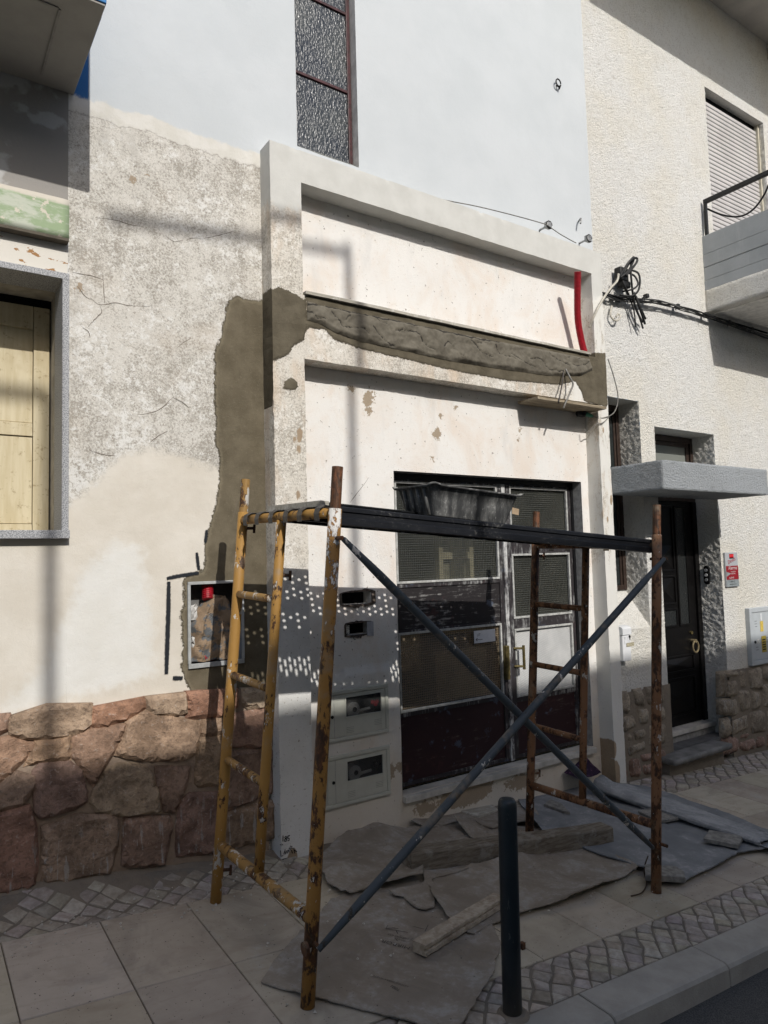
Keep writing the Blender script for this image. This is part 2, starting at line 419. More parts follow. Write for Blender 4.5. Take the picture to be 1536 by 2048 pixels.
M_INKF = MT('faded_ink', (.085, .078, .07), .85, .2).m

def gwall(x0, x1, z0, z1, step, holes=(), y=.15, disp=None):
    ex = [x0, x1]+[q for h in holes for q in h[:2]]; ez = [z0, z1]+[q for h in holes for q in h[2:4]]
    def axis(a, b, E):
        g = [q for q in np.arange(a, b, step) if min(abs(q-e) for e in E) > step*.4]
        return sorted(set(g+[e for e in E if a <= e <= b]))
    xs = axis(x0, x1, ex); zs = axis(z0, z1, ez)
    nx = len(xs); X, Z = np.meshgrid(xs, zs)
    V = []
    for j, zz in enumerate(zs):
        for i, xx in enumerate(xs): V.append((xx, y+(disp(xx, zz) if disp else 0), zz))
    F = []
    for j in range(len(zs)-1):
        cz = (zs[j]+zs[j+1])/2
        hh = [h for h in holes if h[2] < cz < h[3]]
        for i in range(nx-1):
            cx = (xs[i]+xs[i+1])/2
            if any(h[0] < cx < h[1] for h in hh): continue
            a = j*nx+i; F.append((a, a+1, a+nx+1, a+nx))
    return V, F, X.ravel(), Z.ravel()
def reveal(mb, h, d, y=.15, sides='LRTB'):
    x0, x1, z0, z1 = h; a = y-.004; b = y+d
    if 'L' in sides: mb.add([(x0, a, z0), (x0, b, z0), (x0, b, z1), (x0, a, z1)], [(0, 1, 2, 3)])
    if 'R' in sides: mb.add([(x1, a, z0), (x1, b, z0), (x1, b, z1), (x1, a, z1)], [(3, 2, 1, 0)])
    if 'T' in sides: mb.add([(x0, a, z1), (x1, a, z1), (x1, b, z1), (x0, b, z1)], [(3, 2, 1, 0)])
    if 'B' in sides: mb.add([(x0, a, z0), (x1, a, z0), (x1, b, z0), (x0, b, z0)], [(0, 1, 2, 3)])
def gridbox(x0, x1, y0, y1, z0, z1, st, wob=.0025):
    "closed box of small faces with slightly uneven faces and edges"
    V = []; F = []; idx = {}
    nx = max(1, round((x1-x0)/st)); ny = max(1, round((y1-y0)/st)); nzz = max(1, round((z1-z0)/st))
    def vid(i, j, k):
        if (i, j, k) not in idx:
            p = Vector((x0+(x1-x0)*i/nx, y0+(y1-y0)*j/ny, z0+(z1-z0)*k/nzz))
            p = p+Vector((fbm(p, 5, 1)+.5*nz(p, 30), fbm(p, 5, 7)+.5*nz(p, 30, 4), fbm(p, 5, 13)+.5*nz(p, 30, 8)))*wob
            idx[(i, j, k)] = len(V); V.append(p)
        return idx[(i, j, k)]
    for i in range(nx):
        for k in range(nzz):
            F.append((vid(i, 0, k), vid(i+1, 0, k), vid(i+1, 0, k+1), vid(i, 0, k+1)))
            F.append((vid(i, ny, k+1), vid(i+1, ny, k+1), vid(i+1, ny, k), vid(i, ny, k)))
        for j in range(ny):
            F.append((vid(i, j+1, 0), vid(i+1, j+1, 0), vid(i+1, j, 0), vid(i, j, 0)))
            F.append((vid(i, j, nzz), vid(i+1, j, nzz), vid(i+1, j+1, nzz), vid(i, j+1, nzz)))
    for j in range(ny):
        for k in range(nzz):
            F.append((vid(0, j+1, k), vid(0, j, k), vid(0, j, k+1), vid(0, j+1, k+1)))
            F.append((vid(nx, j, k), vid(nx, j+1, k), vid(nx, j+1, k+1), vid(nx, j, k+1)))
    return V, F

# ------------------------------------------------------------------ the house under repair
HX0, HX1 = .757, 5.42
STW = (2.252, 2.766, 2.93, 5.35); DOOR = (3.005, 5.088, -1.70, .66); UB = (1.443, 1.795, -.611, -.108)
_a = atY(683, 1186); _b = atY(742, 1206); SL1 = (_a.x, _b.x, _b.z, _a.z)
_a = atY(692, 1248); _b = atY(741, 1266); SL2 = (_a.x, _b.x, _b.z, _a.z)
_a = atY(636, 1384); _b = atY(771, 1462); MB1 = (atY(638, 1395).x, atY(771, 1410).x, atY(771, 1462).z, atY(771, 1365).z)
MB2 = (MB1[0], MB1[1], atY(774, 1586).z, atY(773, 1487).z)
def inset(h, d): return (h[0]+d, h[1]-d, h[2]+d, h[3]-d)
house = thing('renovated_house', (1.97, .15, -1.85), 'white house under repair with raised plaster surround and old double door', 'house')
white_edge = pxY([(183, 200), (215, 206), (240, 220), (300, 232), (345, 252), (400, 270), (440, 283), (480, 297), (530, 310)])
wx = [p[0] for p in white_edge]; wz = [p[1] for p in white_edge]
cem_poly = pxY([(470, 590), (455, 600), (448, 640), (440, 680), (428, 700), (430, 760), (428, 800), (432, 850), (430, 880), (440, 920), (438, 960), (432, 1000), (425, 1030), (412, 1080), (407, 1140), (385, 1146), (365, 1160), (368, 1200), (361, 1240), (366, 1290), (362, 1330), (370, 1365), (388, 1390), (560, 1400), (560, 600), (500, 600)])
crm_poly = pxY([(60, 1010), (136, 1005), (160, 985), (190, 960), (215, 930), (250, 905), (300, 895), (350, 905), (400, 925), (470, 945), (470, 1480), (60, 1480)])
blu_poly = pxY([(160, 1130), (230, 1070), (290, 1090), (310, 1200), (320, 1350), (250, 1380), (0, 1440), (0, 1400), (80, 1330), (120, 1230)])
spray_lines = [pxY(q) for q in ([(333, 1157), (362, 1151), (397, 1146)], [(337, 1163), (336, 1230), (334, 1290), (332, 1348)], [(345, 1356), (365, 1356)], [(393, 1105), (397, 1140)], [(413, 1060), (410, 1085)])]
wall_spots = [(875, 868, .045), (882, 832, .02), (910, 815, .018), (865, 915, .02), (735, 800, .05), (700, 775, .03), (1040, 860, .02), (265, 362, .022), (868, 1490, .0), (1035, 880, .018), (742, 785, .03), (735, 820, .035), (155, 573, .018), (170, 582, .012), (290, 348, .012)]
cracks_px = [[(145, 545), (185, 553), (205, 560)], [(205, 545), (207, 580), (210, 608)], [(180, 595), (200, 610), (230, 606), (260, 612), (300, 613)], [(200, 612), (203, 625), (188, 640), (175, 655)], [(165, 655), (178, 665), (180, 675)],
             [(155, 573), (170, 593), (182, 600)], [(275, 830), (305, 825), (325, 815), (345, 795)], [(345, 795), (365, 805), (380, 818)], [(300, 885), (315, 873), (335, 862)], [(330, 470), (350, 483), (385, 476), (403, 478)], [(190, 435), (230, 440), (265, 450), (315, 456)], [(405, 478), (440, 470), (470, 462)],
             [(180, 900), (200, 908), (230, 912)], [(355, 695), (375, 680), (400, 672)], [(700, 1005), (715, 985), (738, 955)], [(465, 1040), (475, 1000)]]
def house_disp(x, z):
    if x > HX1-.03: return 0
    d = fbm((x, 0, z), 2.2, 3, 2)*.004
    if x < 1.97 and z < 2.75: d += fbm((x, 0, z), 22, 5, 2)*.0022
    if 2.2 < x < 5.2 and z < -.78+.02*nz((x, 0, z), 6): d -= .022 if x < 3.0 else 0
    return d
HH = [STW, DOOR, UB, SL1, SL2, inset(MB1, .03), inset(MB2, .03)]
V, F, X, Z = gwall(HX0, HX1, -2.35, 7.0, .028, HH, .15, house_disp)
ins = (X > 2.19) & (X < 5.2) & (Z < 2.58)
zwh = np.where(X < 1.99, Z-np.interp(X, wx, wz), np.where(ins, -1.0, 1.0))
zsp = np.maximum.reduce([r-np.hypot(X-p.x, (Z-p.z)) for (a, b, r) in wall_spots for p in [atY(a, b)]])
for (x, z, r, ky) in ((2.86, -1.50, .07, 1), (2.98, -1.49, .04, 1), (3.6, -1.80, .10, 3), (4.2, -1.83, .06, 3), (3.2, -1.83, .05, 2)):
    zsp = np.maximum(zsp, r-np.hypot((X-x)/ky, Z-z))
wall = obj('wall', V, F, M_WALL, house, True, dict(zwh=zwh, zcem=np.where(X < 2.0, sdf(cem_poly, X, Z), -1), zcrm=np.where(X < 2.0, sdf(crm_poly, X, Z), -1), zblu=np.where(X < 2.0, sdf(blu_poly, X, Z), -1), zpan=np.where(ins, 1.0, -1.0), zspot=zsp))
mb = MB()
for q in cracks_px:
    P = pxY(q); P = lin([(a, .1485+house_disp(a, b), b) for a, b in P], 5)
    P = [p+Vector((nz(p, 60), 0, nz(p, 60, 4)))*.004 for p in P]
    n = len(P); stroke(mb, P, [.0036*(.25+math.sin(math.pi*(i+.5)/n))*(.6+.5*R.random()) for i in range(n)])
mb.out('crack', MT('crack_dark', (.15, .125, .10), .95, .1).m, house)
for h_, d_ in ((STW, .10), (SL1, .10), (SL2, .10), (UB, .13)): mb = MB(); reveal(mb, h_, d_); mb.out('reveal', M_PLAIN, house)
mb = MB(); reveal(mb, DOOR, .13, sides='LRT'); mb.out('door_reveal', M_GREYREV, house)
for h_ in (SL1, SL2): obj('slot_back', *boxg(h_[0]-.02, h_[1]+.02, .25, .27, h_[2]-.02, h_[3]+.02), M_DARK, house)
# chipped rims round the two letter openings
for k, h in enumerate((SL1, SL2)):
    mb = MB(); cx = (h[0]+h[1])/2; cz = (h[2]+h[3])/2; n = 46
    VV = []
    for i in range(n):
        a = 2*math.pi*i/n; ca, sa = math.cos(a), math.sin(a); q = 1/max(abs(ca)/((h[1]-h[0])/2), abs(sa)/((h[3]-h[2])/2))
        w = (.016+.018*abs(nz((ca*2, sa*2, k*7))) + (.02 if (k == 0 and ca > .6) else 0) + (.012 if sa < -.3 and ca < .3 else 0))
        VV += [(cx+ca*q, .1475, cz+sa*q), (cx+ca*(q+w), .1445, cz+sa*(q+w*.8))]
    mb.add(VV, [(2*i, 2*i+1, (2*i+3) % (2*n), (2*i+2) % (2*n)) for i in range(n)])
    mb.out('broken_edge', m_simple('broken_mortar%d' % k, (.13, .105, .085), .95, .1, .4, 45, .8, dist=.012), house)
mb = MB(); mb.box(SL2[1]-.035, SL2[1]+.02, .138, .142, SL2[2]-.02, SL2[3]+.004, .001); mb.out('slot_plate', m_simple('grey_plate', (.36, .37, .40), .5), house)
mb = MB(); mb.box(SL2[0]+.005, SL2[0]+.033, .16, .165, SL2[2]+.005, SL2[3]-.01); mb.out('sticker', m_simple('worn_sticker', (.5, .49, .44), .6, .3, .5, 160, .1), house)
p = atY(705, 1280, .1425); mb = MB()
for pts in ([(714, 1272), (710, 1271), (707, 1274), (708, 1278), (711, 1279)], [(713, 1271), (719, 1270)], [(716, 1271), (716, 1277)], [(719, 1270), (726, 1268)], [(722, 1269), (722, 1276)]):
    stroke(mb, [atY(a, b, .1445) for a, b in pts], .0055)
mb.out('pencil_mark', M_INK, house)

M_SPRAY = MT('black_spray_paint', (.018, .021, .026), .7, .2); t = M_SPRAY
_tr = t.N.new('ShaderNodeBsdfTransparent'); _mx = t.N.new('ShaderNodeMixShader'); _a = t.mr(t.m2('ADD', t.attr('core'), t.m2('MULTIPLY', t.m2('SUBTRACT', t.noise(90, 4, .7), .5), .9)), .22, .62)
t.L.new(_a, _mx.inputs[0]); t.L.new(_tr.outputs[0], _mx.inputs[1]); t.L.new(t.b.outputs[0], _mx.inputs[2]); t.L.new(_mx.outputs[0], t.N['Material Output'].inputs[0]); M_SPRAY = t.m
for i, q in enumerate(spray_lines):
    P = lin([(a, .144, b) for a, b in q], 8); n = len(P); V = []; A = []
    for k, p in enumerate(P):
        tt = (P[min(k+1, n-1)]-P[max(k-1, 0)]).normalized(); sd_ = tt.cross(Vector((0, -1, 0))); w_ = (.019, .022, .021, .016, .016)[i]*(.75+.25*min(1, 4*min(k+.3, n-.7-k)/n)); V += [p-sd_*w_, p, p+sd_*w_]; A += [0, 1, 0]
    obj('spray_line', V, [(3*k+j, 3*k+j+1, 3*k+j+4, 3*k+j+3) for k in range(n-1) for j in range(2)], M_SPRAY, house, True, dict(core=A))
# surround: two jambs, head, middle beam
beam_low = [(612, 655), (650, 660), (670, 680), (720, 698), (800, 716), (870, 733), (930, 746), (1020, 762), (1120, 770), (1150, 762), (1163, 785), (1168, 803), (1215, 815), (1215, 705), (1180, 706), (612, 585)]
pil_cem = [(530, 585), (545, 578), (560, 574), (585, 585), (612, 601), (616, 650), (608, 680), (590, 690), (576, 710), (545, 722), (530, 720)]
pil_small = [(565, 778), (570, 762), (583, 754), (595, 765), (598, 776), (585, 781)]
cpolys = [pxY(q, 0.0) for q in (beam_low, pil_cem, pil_small)]
jamb_peel = [(1215, 1040, .02), (1222, 1090, .02), (1195, 930, .045), (1190, 1480, .06), (1186, 1430, .05), (1228, 1500, .05), (1232, 1550, .08), (1206, 860, .02), (1222, 1000, .03), (600, 870, .03), (590, 880, .02), (598, 900, .02), (597, 990, .022), (585, 1720, .05)]
def sur_attr(V):
    X = np.array([v[0] for v in V]); Y = np.array([v[1] for v in V]); Zz = np.array([v[2] for v in V])
    c = np.maximum.reduce([sdf(q, X, Zz) for q in cpolys])
    side = (X < 1.985) & (Y > .01)
    c = np.where(side, np.minimum(1.80-Zz, Zz-(.95+.25*np.sin(Zz*9))), c)
    pl = np.maximum.reduce([r-np.hypot((X-p.x)*1.4, (Zz-p.z)*.6) for (a, b, r) in jamb_peel for p in [atY(a, b, 0)]])
    return dict(zcem=c, zpeel=pl)
def frame_mesh(rects, brx, brz, st, y0, y1):
    def axis(B): 
        o = []
        for a, b in zip(B[:-1], B[1:]): k = max(1, round((b-a)/st)); o += [a+(b-a)*i/k for i in range(k)]
        return o+[B[-1]]
    xs, zs = axis(brx), axis(brz); nx, nzz = len(xs)-1, len(zs)-1; ny = max(1, round((y1-y0)/st))
    occ = [[any(r[0] < (xs[i]+xs[i+1])/2 < r[1] and r[2] < (zs[k]+zs[k+1])/2 < r[3] for r in rects) for k in range(nzz)] for i in range(nx)]
    O = lambda i, k: 0 <= i < nx and 0 <= k < nzz and occ[i][k]
    V = []; F = []; idx = {}
    def vid(tag_, i, k, y):
        key = (tag_, i, k, round(y, 4))
        if key not in idx:
            p = Vector((xs[i], y, zs[k])); e = sum(O(i-a, k-b) for a in (0, 1) for b in (0, 1)) < 4 and abs(y-y0) < .03
            d = Vector((fbm(p, 5, 1)+.5*nz(p, 30), fbm(p, 5, 7)+.5*nz(p, 30, 4), fbm(p, 5, 13)+.5*nz(p, 30, 8)))*.0025
            if e: d.y += max(0, fbm(p, 16, 3)-.42)*.030
            idx[key] = len(V); V.append(p+d)
        return idx[key]
    for i in range(nx):
        for k in range(nzz):
            if not occ[i][k]: continue
            F.append((vid('f', i, k, y0), vid('f', i+1, k, y0), vid('f', i+1, k+1, y0), vid('f', i, k+1, y0)))
            for j in range(ny):
                a, b = y0+(y1-y0)*j/ny, y0+(y1-y0)*(j+1)/ny
                if not O(i-1, k): F.append((vid('l', i, k, b), vid('l', i, k, a), vid('l', i, k+1, a), vid('l', i, k+1, b)))
                if not O(i+1, k): F.append((vid('r', i+1, k, a), vid('r', i+1, k, b), vid('r', i+1, k+1, b), vid('r', i+1, k+1, a)))
                if not O(i, k-1): F.append((vid('b', i, k, b), vid('b', i+1, k, b), vid('b', i+1, k, a), vid('b', i, k, a)))
                if not O(i, k+1): F.append((vid('t', i, k+1, a), vid('t', i+1, k+1, a), vid('t', i+1, k+1, b), vid('t', i, k+1, b)))
    return V, F
V, F = frame_mesh([(1.967, 2.197, -2.15, 2.803), (5.190, 5.335, -2.15, 2.803), (1.967, 5.335, 2.575, 2.803), (1.967, 5.335, 1.357, 1.793)], [1.967, 2.197, 5.190, 5.335], [-2.15, 1.357, 1.793, 2.575, 2.803], .022, 0, .152)
obj('plaster_surround', V, F, M_SURR, house, True, sur_attr(V))
# raw cement smeared on the beam: lumps with torn edges
V, F, D = fill([(a, b) for a, b in [(q[0], q[1]) for q in pxY([(614, 603), (700, 622), (800, 642), (900, 664), (1000, 684), (1100, 702), (1178, 718), (1185, 740), (1160, 752), (1100, 752), (1000, 738), (900, 722), (800, 700), (720, 683), (670, 665), (640, 648), (614, 640)], 0)]], .0078)
CRK = [[(x_+.010*nz((x_, 0, z_), 14)+.007*nz((x_, 2, z_), 47), z_+.016*nz((x_, 5, z_), 16)+.009*nz((x_, 7, z_), 52)) for x_, z_ in [(p.x, p.z) for p in lin([(u_, 0, w_) for u_, w_ in pxY(q, -.02)], 10)]] for q in ([(612, 615), (632, 632), (640, 635), (655, 638)], [(662, 622), (672, 634), (680, 642), (690, 655), (720, 655), (738, 668)], [(700, 630), (690, 640)], [(750, 632), (762, 640), (775, 648)], [(745, 655), (760, 670), (770, 682), (790, 692)], [(790, 660), (815, 660), (835, 668), (845, 680)], [(840, 672), (848, 686), (870, 702)], [(885, 692), (900, 686), (912, 700), (925, 712)], [(940, 676), (950, 690), (965, 704), (985, 716)], [(955, 686), (975, 680)], [(990, 690), (1000, 706), (1030, 716)], [(1025, 706), (1050, 726), (1072, 732)], [(1060, 716), (1085, 722), (1100, 738), (1128, 742)], [(1100, 708), (1112, 718), (1140, 730), (1165, 730), (1180, 722)], [(1135, 712), (1160, 716), (1178, 708)], [(615, 606), (660, 612), (700, 622), (760, 634), (830, 648), (900, 664), (960, 677), (1000, 684)])]
gx_ = np.array([p.x for p in V]); gz_ = np.array([p.y for p in V]); gap = np.minimum.reduce([dline(q, gx_, gz_)-(.004 if i == 15 else 0) for i, q in enumerate(CRK)])
VV = []
for p, d, g in zip(V, D, gap):
    q = Vector((p.x*3.2+p.y*2, p.y*6-p.x*.8, 0)); c = noise.voronoi(q)[0]
    VV.append((p.x, -.004-min(1, d/.022)*(.016+.011*min(1, (c[1]-c[0])*2.2)+.008*fbm((p.x, 0, p.y), 8))-.003*fbm((p.x, 0, p.y), 40)+.007*max(0, 1-max(0, g)/.006), p.y))
obj('cement_render', VV, F, M_CEMB, house, True, dict(gap=gap))
# stair window
fr = thing('stair_window', (2.25, .22, 2.93)); fr.parent = house; fr.location = fr.location-house.location
ORG[fr.name] = Vector((2.25, .22, 2.93))
mb = MB(); mb.box(2.728, 2.757, .215, .25, 2.935, 5.35, .003)
mb.box(2.252, 2.272, .215, .25, 2.935, 5.35, .003)
mb.out('frame', M_MAROON, fr)
bars = [3.54, 4.165, 4.79]
for b in bars:
    mb = MB(); mb.box(2.272, 2.728, .216, .249, b-.011, b+.011, .003); mb.out('glazing_bar', M_MAROON, fr)
t = MT('rain_glass', (.030, .036, .047), .30, .5)
n = t.noise(46, 3, .6, .5, t.vec((1, 1, .55))); t.set(base=t.mix(t.mr(t.noise(3, 3), .3, .7), (.022, .028, .038), (.060, .066, .066)))
t.bump(n, .75, .010); t.bump(t.voro(85, 'SMOOTH_F1', v=t.vec((1, 1, .5))), .6, .007); M_RAIN = t.m
for a, b in zip([2.935]+bars, bars+[5.35]):
    mb = MB(); mb.box(2.272, 2.728, .229, .234, a+.011, b-.011); mb.out('pane', M_RAIN, fr)
obj('back_board', *boxg(2.252, 2.766, .252, .256, 2.93, 5.35), M_DARK, fr)

# double door
dy = .275
fd = obj('door_frame', *(lambda m: (m.V, m.F))(MB().box(3.005, 3.035, dy-.03, dy+.05, -1.70, .66).box(5.058, 5.088, dy-.03, dy+.05, -1.70, .66).box(3.035, 5.058, dy-.03, dy+.05, .615, .66)), M_BLACK, house)
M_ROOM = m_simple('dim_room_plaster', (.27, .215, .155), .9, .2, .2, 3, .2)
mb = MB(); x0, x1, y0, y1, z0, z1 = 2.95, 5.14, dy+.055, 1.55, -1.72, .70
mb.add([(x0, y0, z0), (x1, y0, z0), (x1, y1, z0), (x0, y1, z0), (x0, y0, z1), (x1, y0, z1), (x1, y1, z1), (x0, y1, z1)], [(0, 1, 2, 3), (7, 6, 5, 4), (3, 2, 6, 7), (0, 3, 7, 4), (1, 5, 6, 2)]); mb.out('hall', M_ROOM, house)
M_CRM = m_simple('cream_inner_frame', (.62, .56, .42), .6)
yi = .95; q0, q1 = atY(872, 1060, yi), atY(945, 1163, yi); mb = MB()
for xx, ww in ((q0.x, .05), ((q0.x+q1.x)/2-.03, .10), (q1.x-.05, .05)): mb.box(xx, xx+ww, yi-.03, yi+.03, q1.z, q0.z+.25, .003)
for zz in (q1.z-.06, atY(900, 1118, yi).z, q0.z+.25): mb.box(q0.x, q1.x, yi-.025, yi+.025, zz, zz+.06, .003)
mb.out('inner_window_frame', M_CRM, house)
obj('curtain', *boxg(q0.x+.05, q1.x-.05, yi+.035, yi+.045, q1.z, q0.z+.25), m_simple('pale_curtain', (.36, .34, .27), .9), house)
def leaf(x0, x1, cells, stl, str_):
    d = thing('door_leaf', (x0, dy, -1.69)); d.parent = house; d.location = d.location-house.location; ORG[d.name] = Vector((x0, dy, -1.69))
    mb = MB(); mb.box(x0, x0+stl, dy-.02, dy+.022, -1.685, .615, .002); mb.box(x1-str_, x1, dy-.02, dy+.022, -1.685, .615, .002)
    zs = sorted([c[0] for c in cells]+[c[1] for c in cells]+[-1.685, .615])
    for a, b in zip(zs[::2], zs[1::2]):
        if b-a > .004: mb.box(x0+stl, x1-str_, dy-.018, dy+.02, a, b, .002)
    mb.out('stiles', M_DWOOD, d)
    for z0, z1, kind in cells:
        xa, xb = x0+stl, x1-str_
        if kind[0] == 'g':
            m = {'g': M_DGLASS, 'gb': M_DGLASSB, 'gw': M_WIREGL}[kind]
            obj('pane', *boxg(xa, xb, dy+.0, dy+.005, z0, z1), m, d)
            w = .018; m2_ = MB(); m2_.box(xa, xb, dy-.026, dy-.003, z0, z0+w, .003).box(xa, xb, dy-.026, dy-.003, z1-w, z1, .003).box(xa, xa+w, dy-.026, dy-.003, z0+w, z1-w, .003).box(xb-w, xb, dy-.026, dy-.003, z0+w, z1-w, .003)
            m2_.out('glazing_bead', M_BEAD, d)
        else:
            obj('panel', *boxg(xa, xb, dy-.008, dy+.01, z0, z1), M_DWOODH if kind == 'pw' else M_MPANEL, d)
    return d
z = lambda a, b: atY(a, b, dy).z
dl = leaf(3.035, 4.185, [(z(797, 1168), .60, 'g'), (z(795, 1262), z(797, 1176), 'pw'), (z(805, 1425), z(795, 1266), 'gb'), (-1.655, z(805, 1434), 'pm')], .045, .045)
dr = leaf(4.235, 5.058, [(z(1016, 1082), .60, 'g'), (z(1023, 1238), z(1018, 1108), 'g'), (z(1022, 1396), z(1023, 1258), 'gw'), (-1.655, z(1022, 1406), 'pm')], .05, .045)
mp = obj('mullion', *boxg(4.189, 4.231, dy-.028, dy+.03, -1.69, .615, .003), mk_wood_worn('mullion_paint', (.045, .04, .045), (.55, .55, .54), .62), house)
# pull handles
ha = Vector((4.27, dy-.02, z(1012, 1316)))
mb = MB()
for s, o in ((1, .075), (-1, -.075)):
    mb.tube([ha+Vector((0, 0, o)), ha+Vector((.06, -.055, o*1.0))], .010, 8)
mb.tube([ha+Vector((.06, -.055, .10)), ha+Vector((.06, -.055, -.10))], .012, 8); mb.out('pull_handle', M_BRASS, dr)
mb = MB(); mb.box(ha.x+.015, ha.x+.035, dy-.03, dy-.02, ha.z-.16, ha.z-.02, .002); mb.out('lock_plate', m_simple('grey_steel', (.2, .2, .2), .4, .4, .2, 30, .1, metal=.6), dr)
mb = MB(); mb.box(4.142, 4.182, dy-.062, dy-.021, ha.z-.17, ha.z+.11, .006); mb.out('pull_handle', M_BRASS, dl)
# paper notice on the glass
n0 = atY(948, 1268, dy-.028); n1 = atY(991, 1285, dy-.028)
nx0, nx1, nz0, nz1 = n0.x, n1.x, atY(949, 1287, dy-.028).z, atY(949, 1262, dy-.028).z
nt = thing('paper_notice', (nx0, dy-.028, nz0), 'small white paper notice with arrow taped to the door glass', 'notice')
obj('sheet', *boxg(nx0, nx1, dy-.028, dy-.0272, nz0, nz1), m_simple('white_paper', (.66, .67, .70), .8, .2, .05), nt)
text('lettering', 'LIT', .03, (nx0+.03, dy-.0286, nz0+.055), XA, ZA, M_INK, nt)
mb = MB(); yy = dy-.0288; stroke(mb, [(nx0+.02, yy, nz0+.028), (nx0+.09, yy, nz0+.026)], .004); stroke(mb, [(nx0+.035, yy, nz0+.04), (nx0+.018, yy, nz0+.028), (nx0+.033, yy, nz0+.018)], .006); mb.out('arrow', M_INK, nt)
# sill under the door
obj('door_sill', *boxg(3.005, 5.088, .105, .26, -1.748, -1.703, .004), M_MARBLE, house)
mb = MB(); stroke(mb, [], 0) if False else None
# handwriting on the foot of the pilaster
mb = MB(); sc = 90/1536
def hw(pts, w=.006): stroke(mb, [atY(550+a*sc, 1650+b*sc, -.0045) for a, b in pts], w)
hw([(275, 360), (270, 560)]); hw([(400, 400), (350, 390), (330, 430), (370, 460), (400, 500), (380, 560), (330, 560), (330, 500), (370, 460), (400, 420)]); hw([(510, 355), (440, 380), (430, 450), (490, 460), (480, 530), (430, 540)])
hw([(185, 870), (205, 1070), (280, 1045)]); hw([(300, 1000), (340, 820), (350, 1000)]); hw([(310, 930), (350, 910)]); hw([(380, 970), (385, 870), (430, 970), (440, 850)]); hw([(470, 800), (510, 780), (520, 860), (470, 850), (480, 930)]); hw([(560, 850), (600, 970)]); hw([(640, 780), (670, 970)]); hw([(650, 860), (750, 910)]); hw([(170, 660), (210, 690), (230, 640), (280, 690)], .004); hw([(510, 720), (590, 730), (540, 790), (600, 800)], .005)
hw([(175, 1215), (300, 1160), (450, 1130)], .005); hw([(400, 1150), (410, 1300), (425, 1460)], .006)
mb.out('handwriting', M_INK, house)

# meter cabinets set in the wall
M_CAB = m_simple('cream_cabinet_plastic', (.50, .50, .44), .45, .4, .06, 5, .05)
M_SMOKE = MT('clear_window', (.10, .10, .10), .06, .5); mixt(M_SMOKE, .78, (.80, .80, .80)); M_SMOKE = M_SMOKE.m
def meter_cabinet(h, label):
    x0, x1, z0, z1 = h; c = thing('meter_cabinet', ((x0+x1)/2, .13, z0), label, 'meter cabinet', 'cream meter cabinets in the wall beside the door')
    wx0, wx1 = x0+.30*(x1-x0), x1-.20*(x1-x0)+.0; wz1 = z1-.045; wz0 = z1-.045-.145*1.0
    wx0, wx1 = x1-.355, x1-.065; wz1, wz0 = z1-.055, z1-.185
    mb = MB(); w = .028; y0, y1 = .106, .124
    mb.box(x0, x1, y0, y1, z0, z0+w, .006).box(x0, x1, y0, y1, z1-w, z1, .006).box(x0, x0+w, y0, y1, z0+w, z1-w, .006).box(x1-w, x1, y0, y1, z0+w, z1-w, .006)
    mb.out('frame', M_CAB, c)
    g = .003; a0, a1, b0, b1 = x0+w+g, x1-w-g, z0+w+g, z1-w-g; yd0, yd1 = .110, .122
    mb = MB(); mb.box(a0, wx0, yd0, yd1, b0, b1, .002).box(wx1, a1, yd0, yd1, b0, b1, .002).box(wx0, wx1, yd0, yd1, b0, wz0, .002).box(wx0, wx1, yd0, yd1, wz1, b1, .002)
    d = mb.out('door', M_CAB, c)
    mb = MB(); q = .008
    mb.box(wx0-q, wx1+q, .105, .1095, wz1, wz1+q, .001).box(wx0-q, wx1+q, .105, .1095, wz0-q, wz0, .001).box(wx0-q, wx0, .105, .1095, wz0, wz1, .001).box(wx1, wx1+q, .105, .1095, wz0, wz1, .001)
    mb.out('window_rim', M_CAB, d)
    obj('window', *boxg(wx0, wx1, .1135, .116, wz0, wz1), M_SMOKE, d)
    mb = MB()
    for xx, zz in ((wx0+.0, wz0-.075), (wx1-.06, wz0-.055)):
        for k in range(4): mb.box(xx, xx+.06, .1085, .1095, zz-.011*k, zz-.011*k+.003)
    mb.out('louvre', m_simple('louvre_shade', (.30, .30, .27), .6), d)
    mb = MB(); mb.tube([(x0+.075, .109, z0+.17), (x0+.075, .104, z0+.17)], .011, 12); mb.out('lock', M_BLACK, d)
    mb = MB(); mb.box(x0+.09, x0+.093, .1085, .1097, b0, b1); mb.out('seam', M_GREYREV, d)
    mb = MB(); mb.box(x0+.03, x1-.03, .252, .262, z0+.03, z1-.03); reveal(mb, (x0+.03, x1-.03, z0+.03, z1-.03), .12, .13); mb.out('housing', m_simple('grey_housing', (.20, .20, .19), .7), c)
    mt = MB(); cx = wx0+.075; mt.tube([(cx, .20, wz0+.035), (cx, .135, wz0+.035)], .052, 24); m_ = mt.out('meter', m_simple('meter_grey', (.62, .62, .60), .4), c)
    mb = MB(); mb.tube([(cx+.01, .1345, wz0+.035), (cx+.01, .132, wz0+.035)], .017, 16); mb.out('dial', M_BLACK, m_)
    mb = MB(); mb.tube([(cx+.05, .16, wz0+.015), (cx+.15, .16, wz0+.022)], .010, 10); mb.out('pipe', m_simple('white_pipe', (.7, .7, .68), .4), c)
    mb = MB(); k = Vector((cx+.19, .15, wz0+.05)); mb.box(k.x-.035, k.x-.004, .145, .155, k.z, k.z+.03, .004).box(k.x+.004, k.x+.035, .145, .155, k.z, k.z+.03, .004).tube([k+Vector((0, .03, .0)), k+Vector((0, -.01, .0))], .018, 12)
    mb.out('valve', m_simple('red_valve', (.45, .015, .03), .4) if label.startswith('upper') else M_BLACK, c)
    return c
meter_cabinet(MB1, 'upper cream meter cabinet, sunlit top, with red valve behind its window')
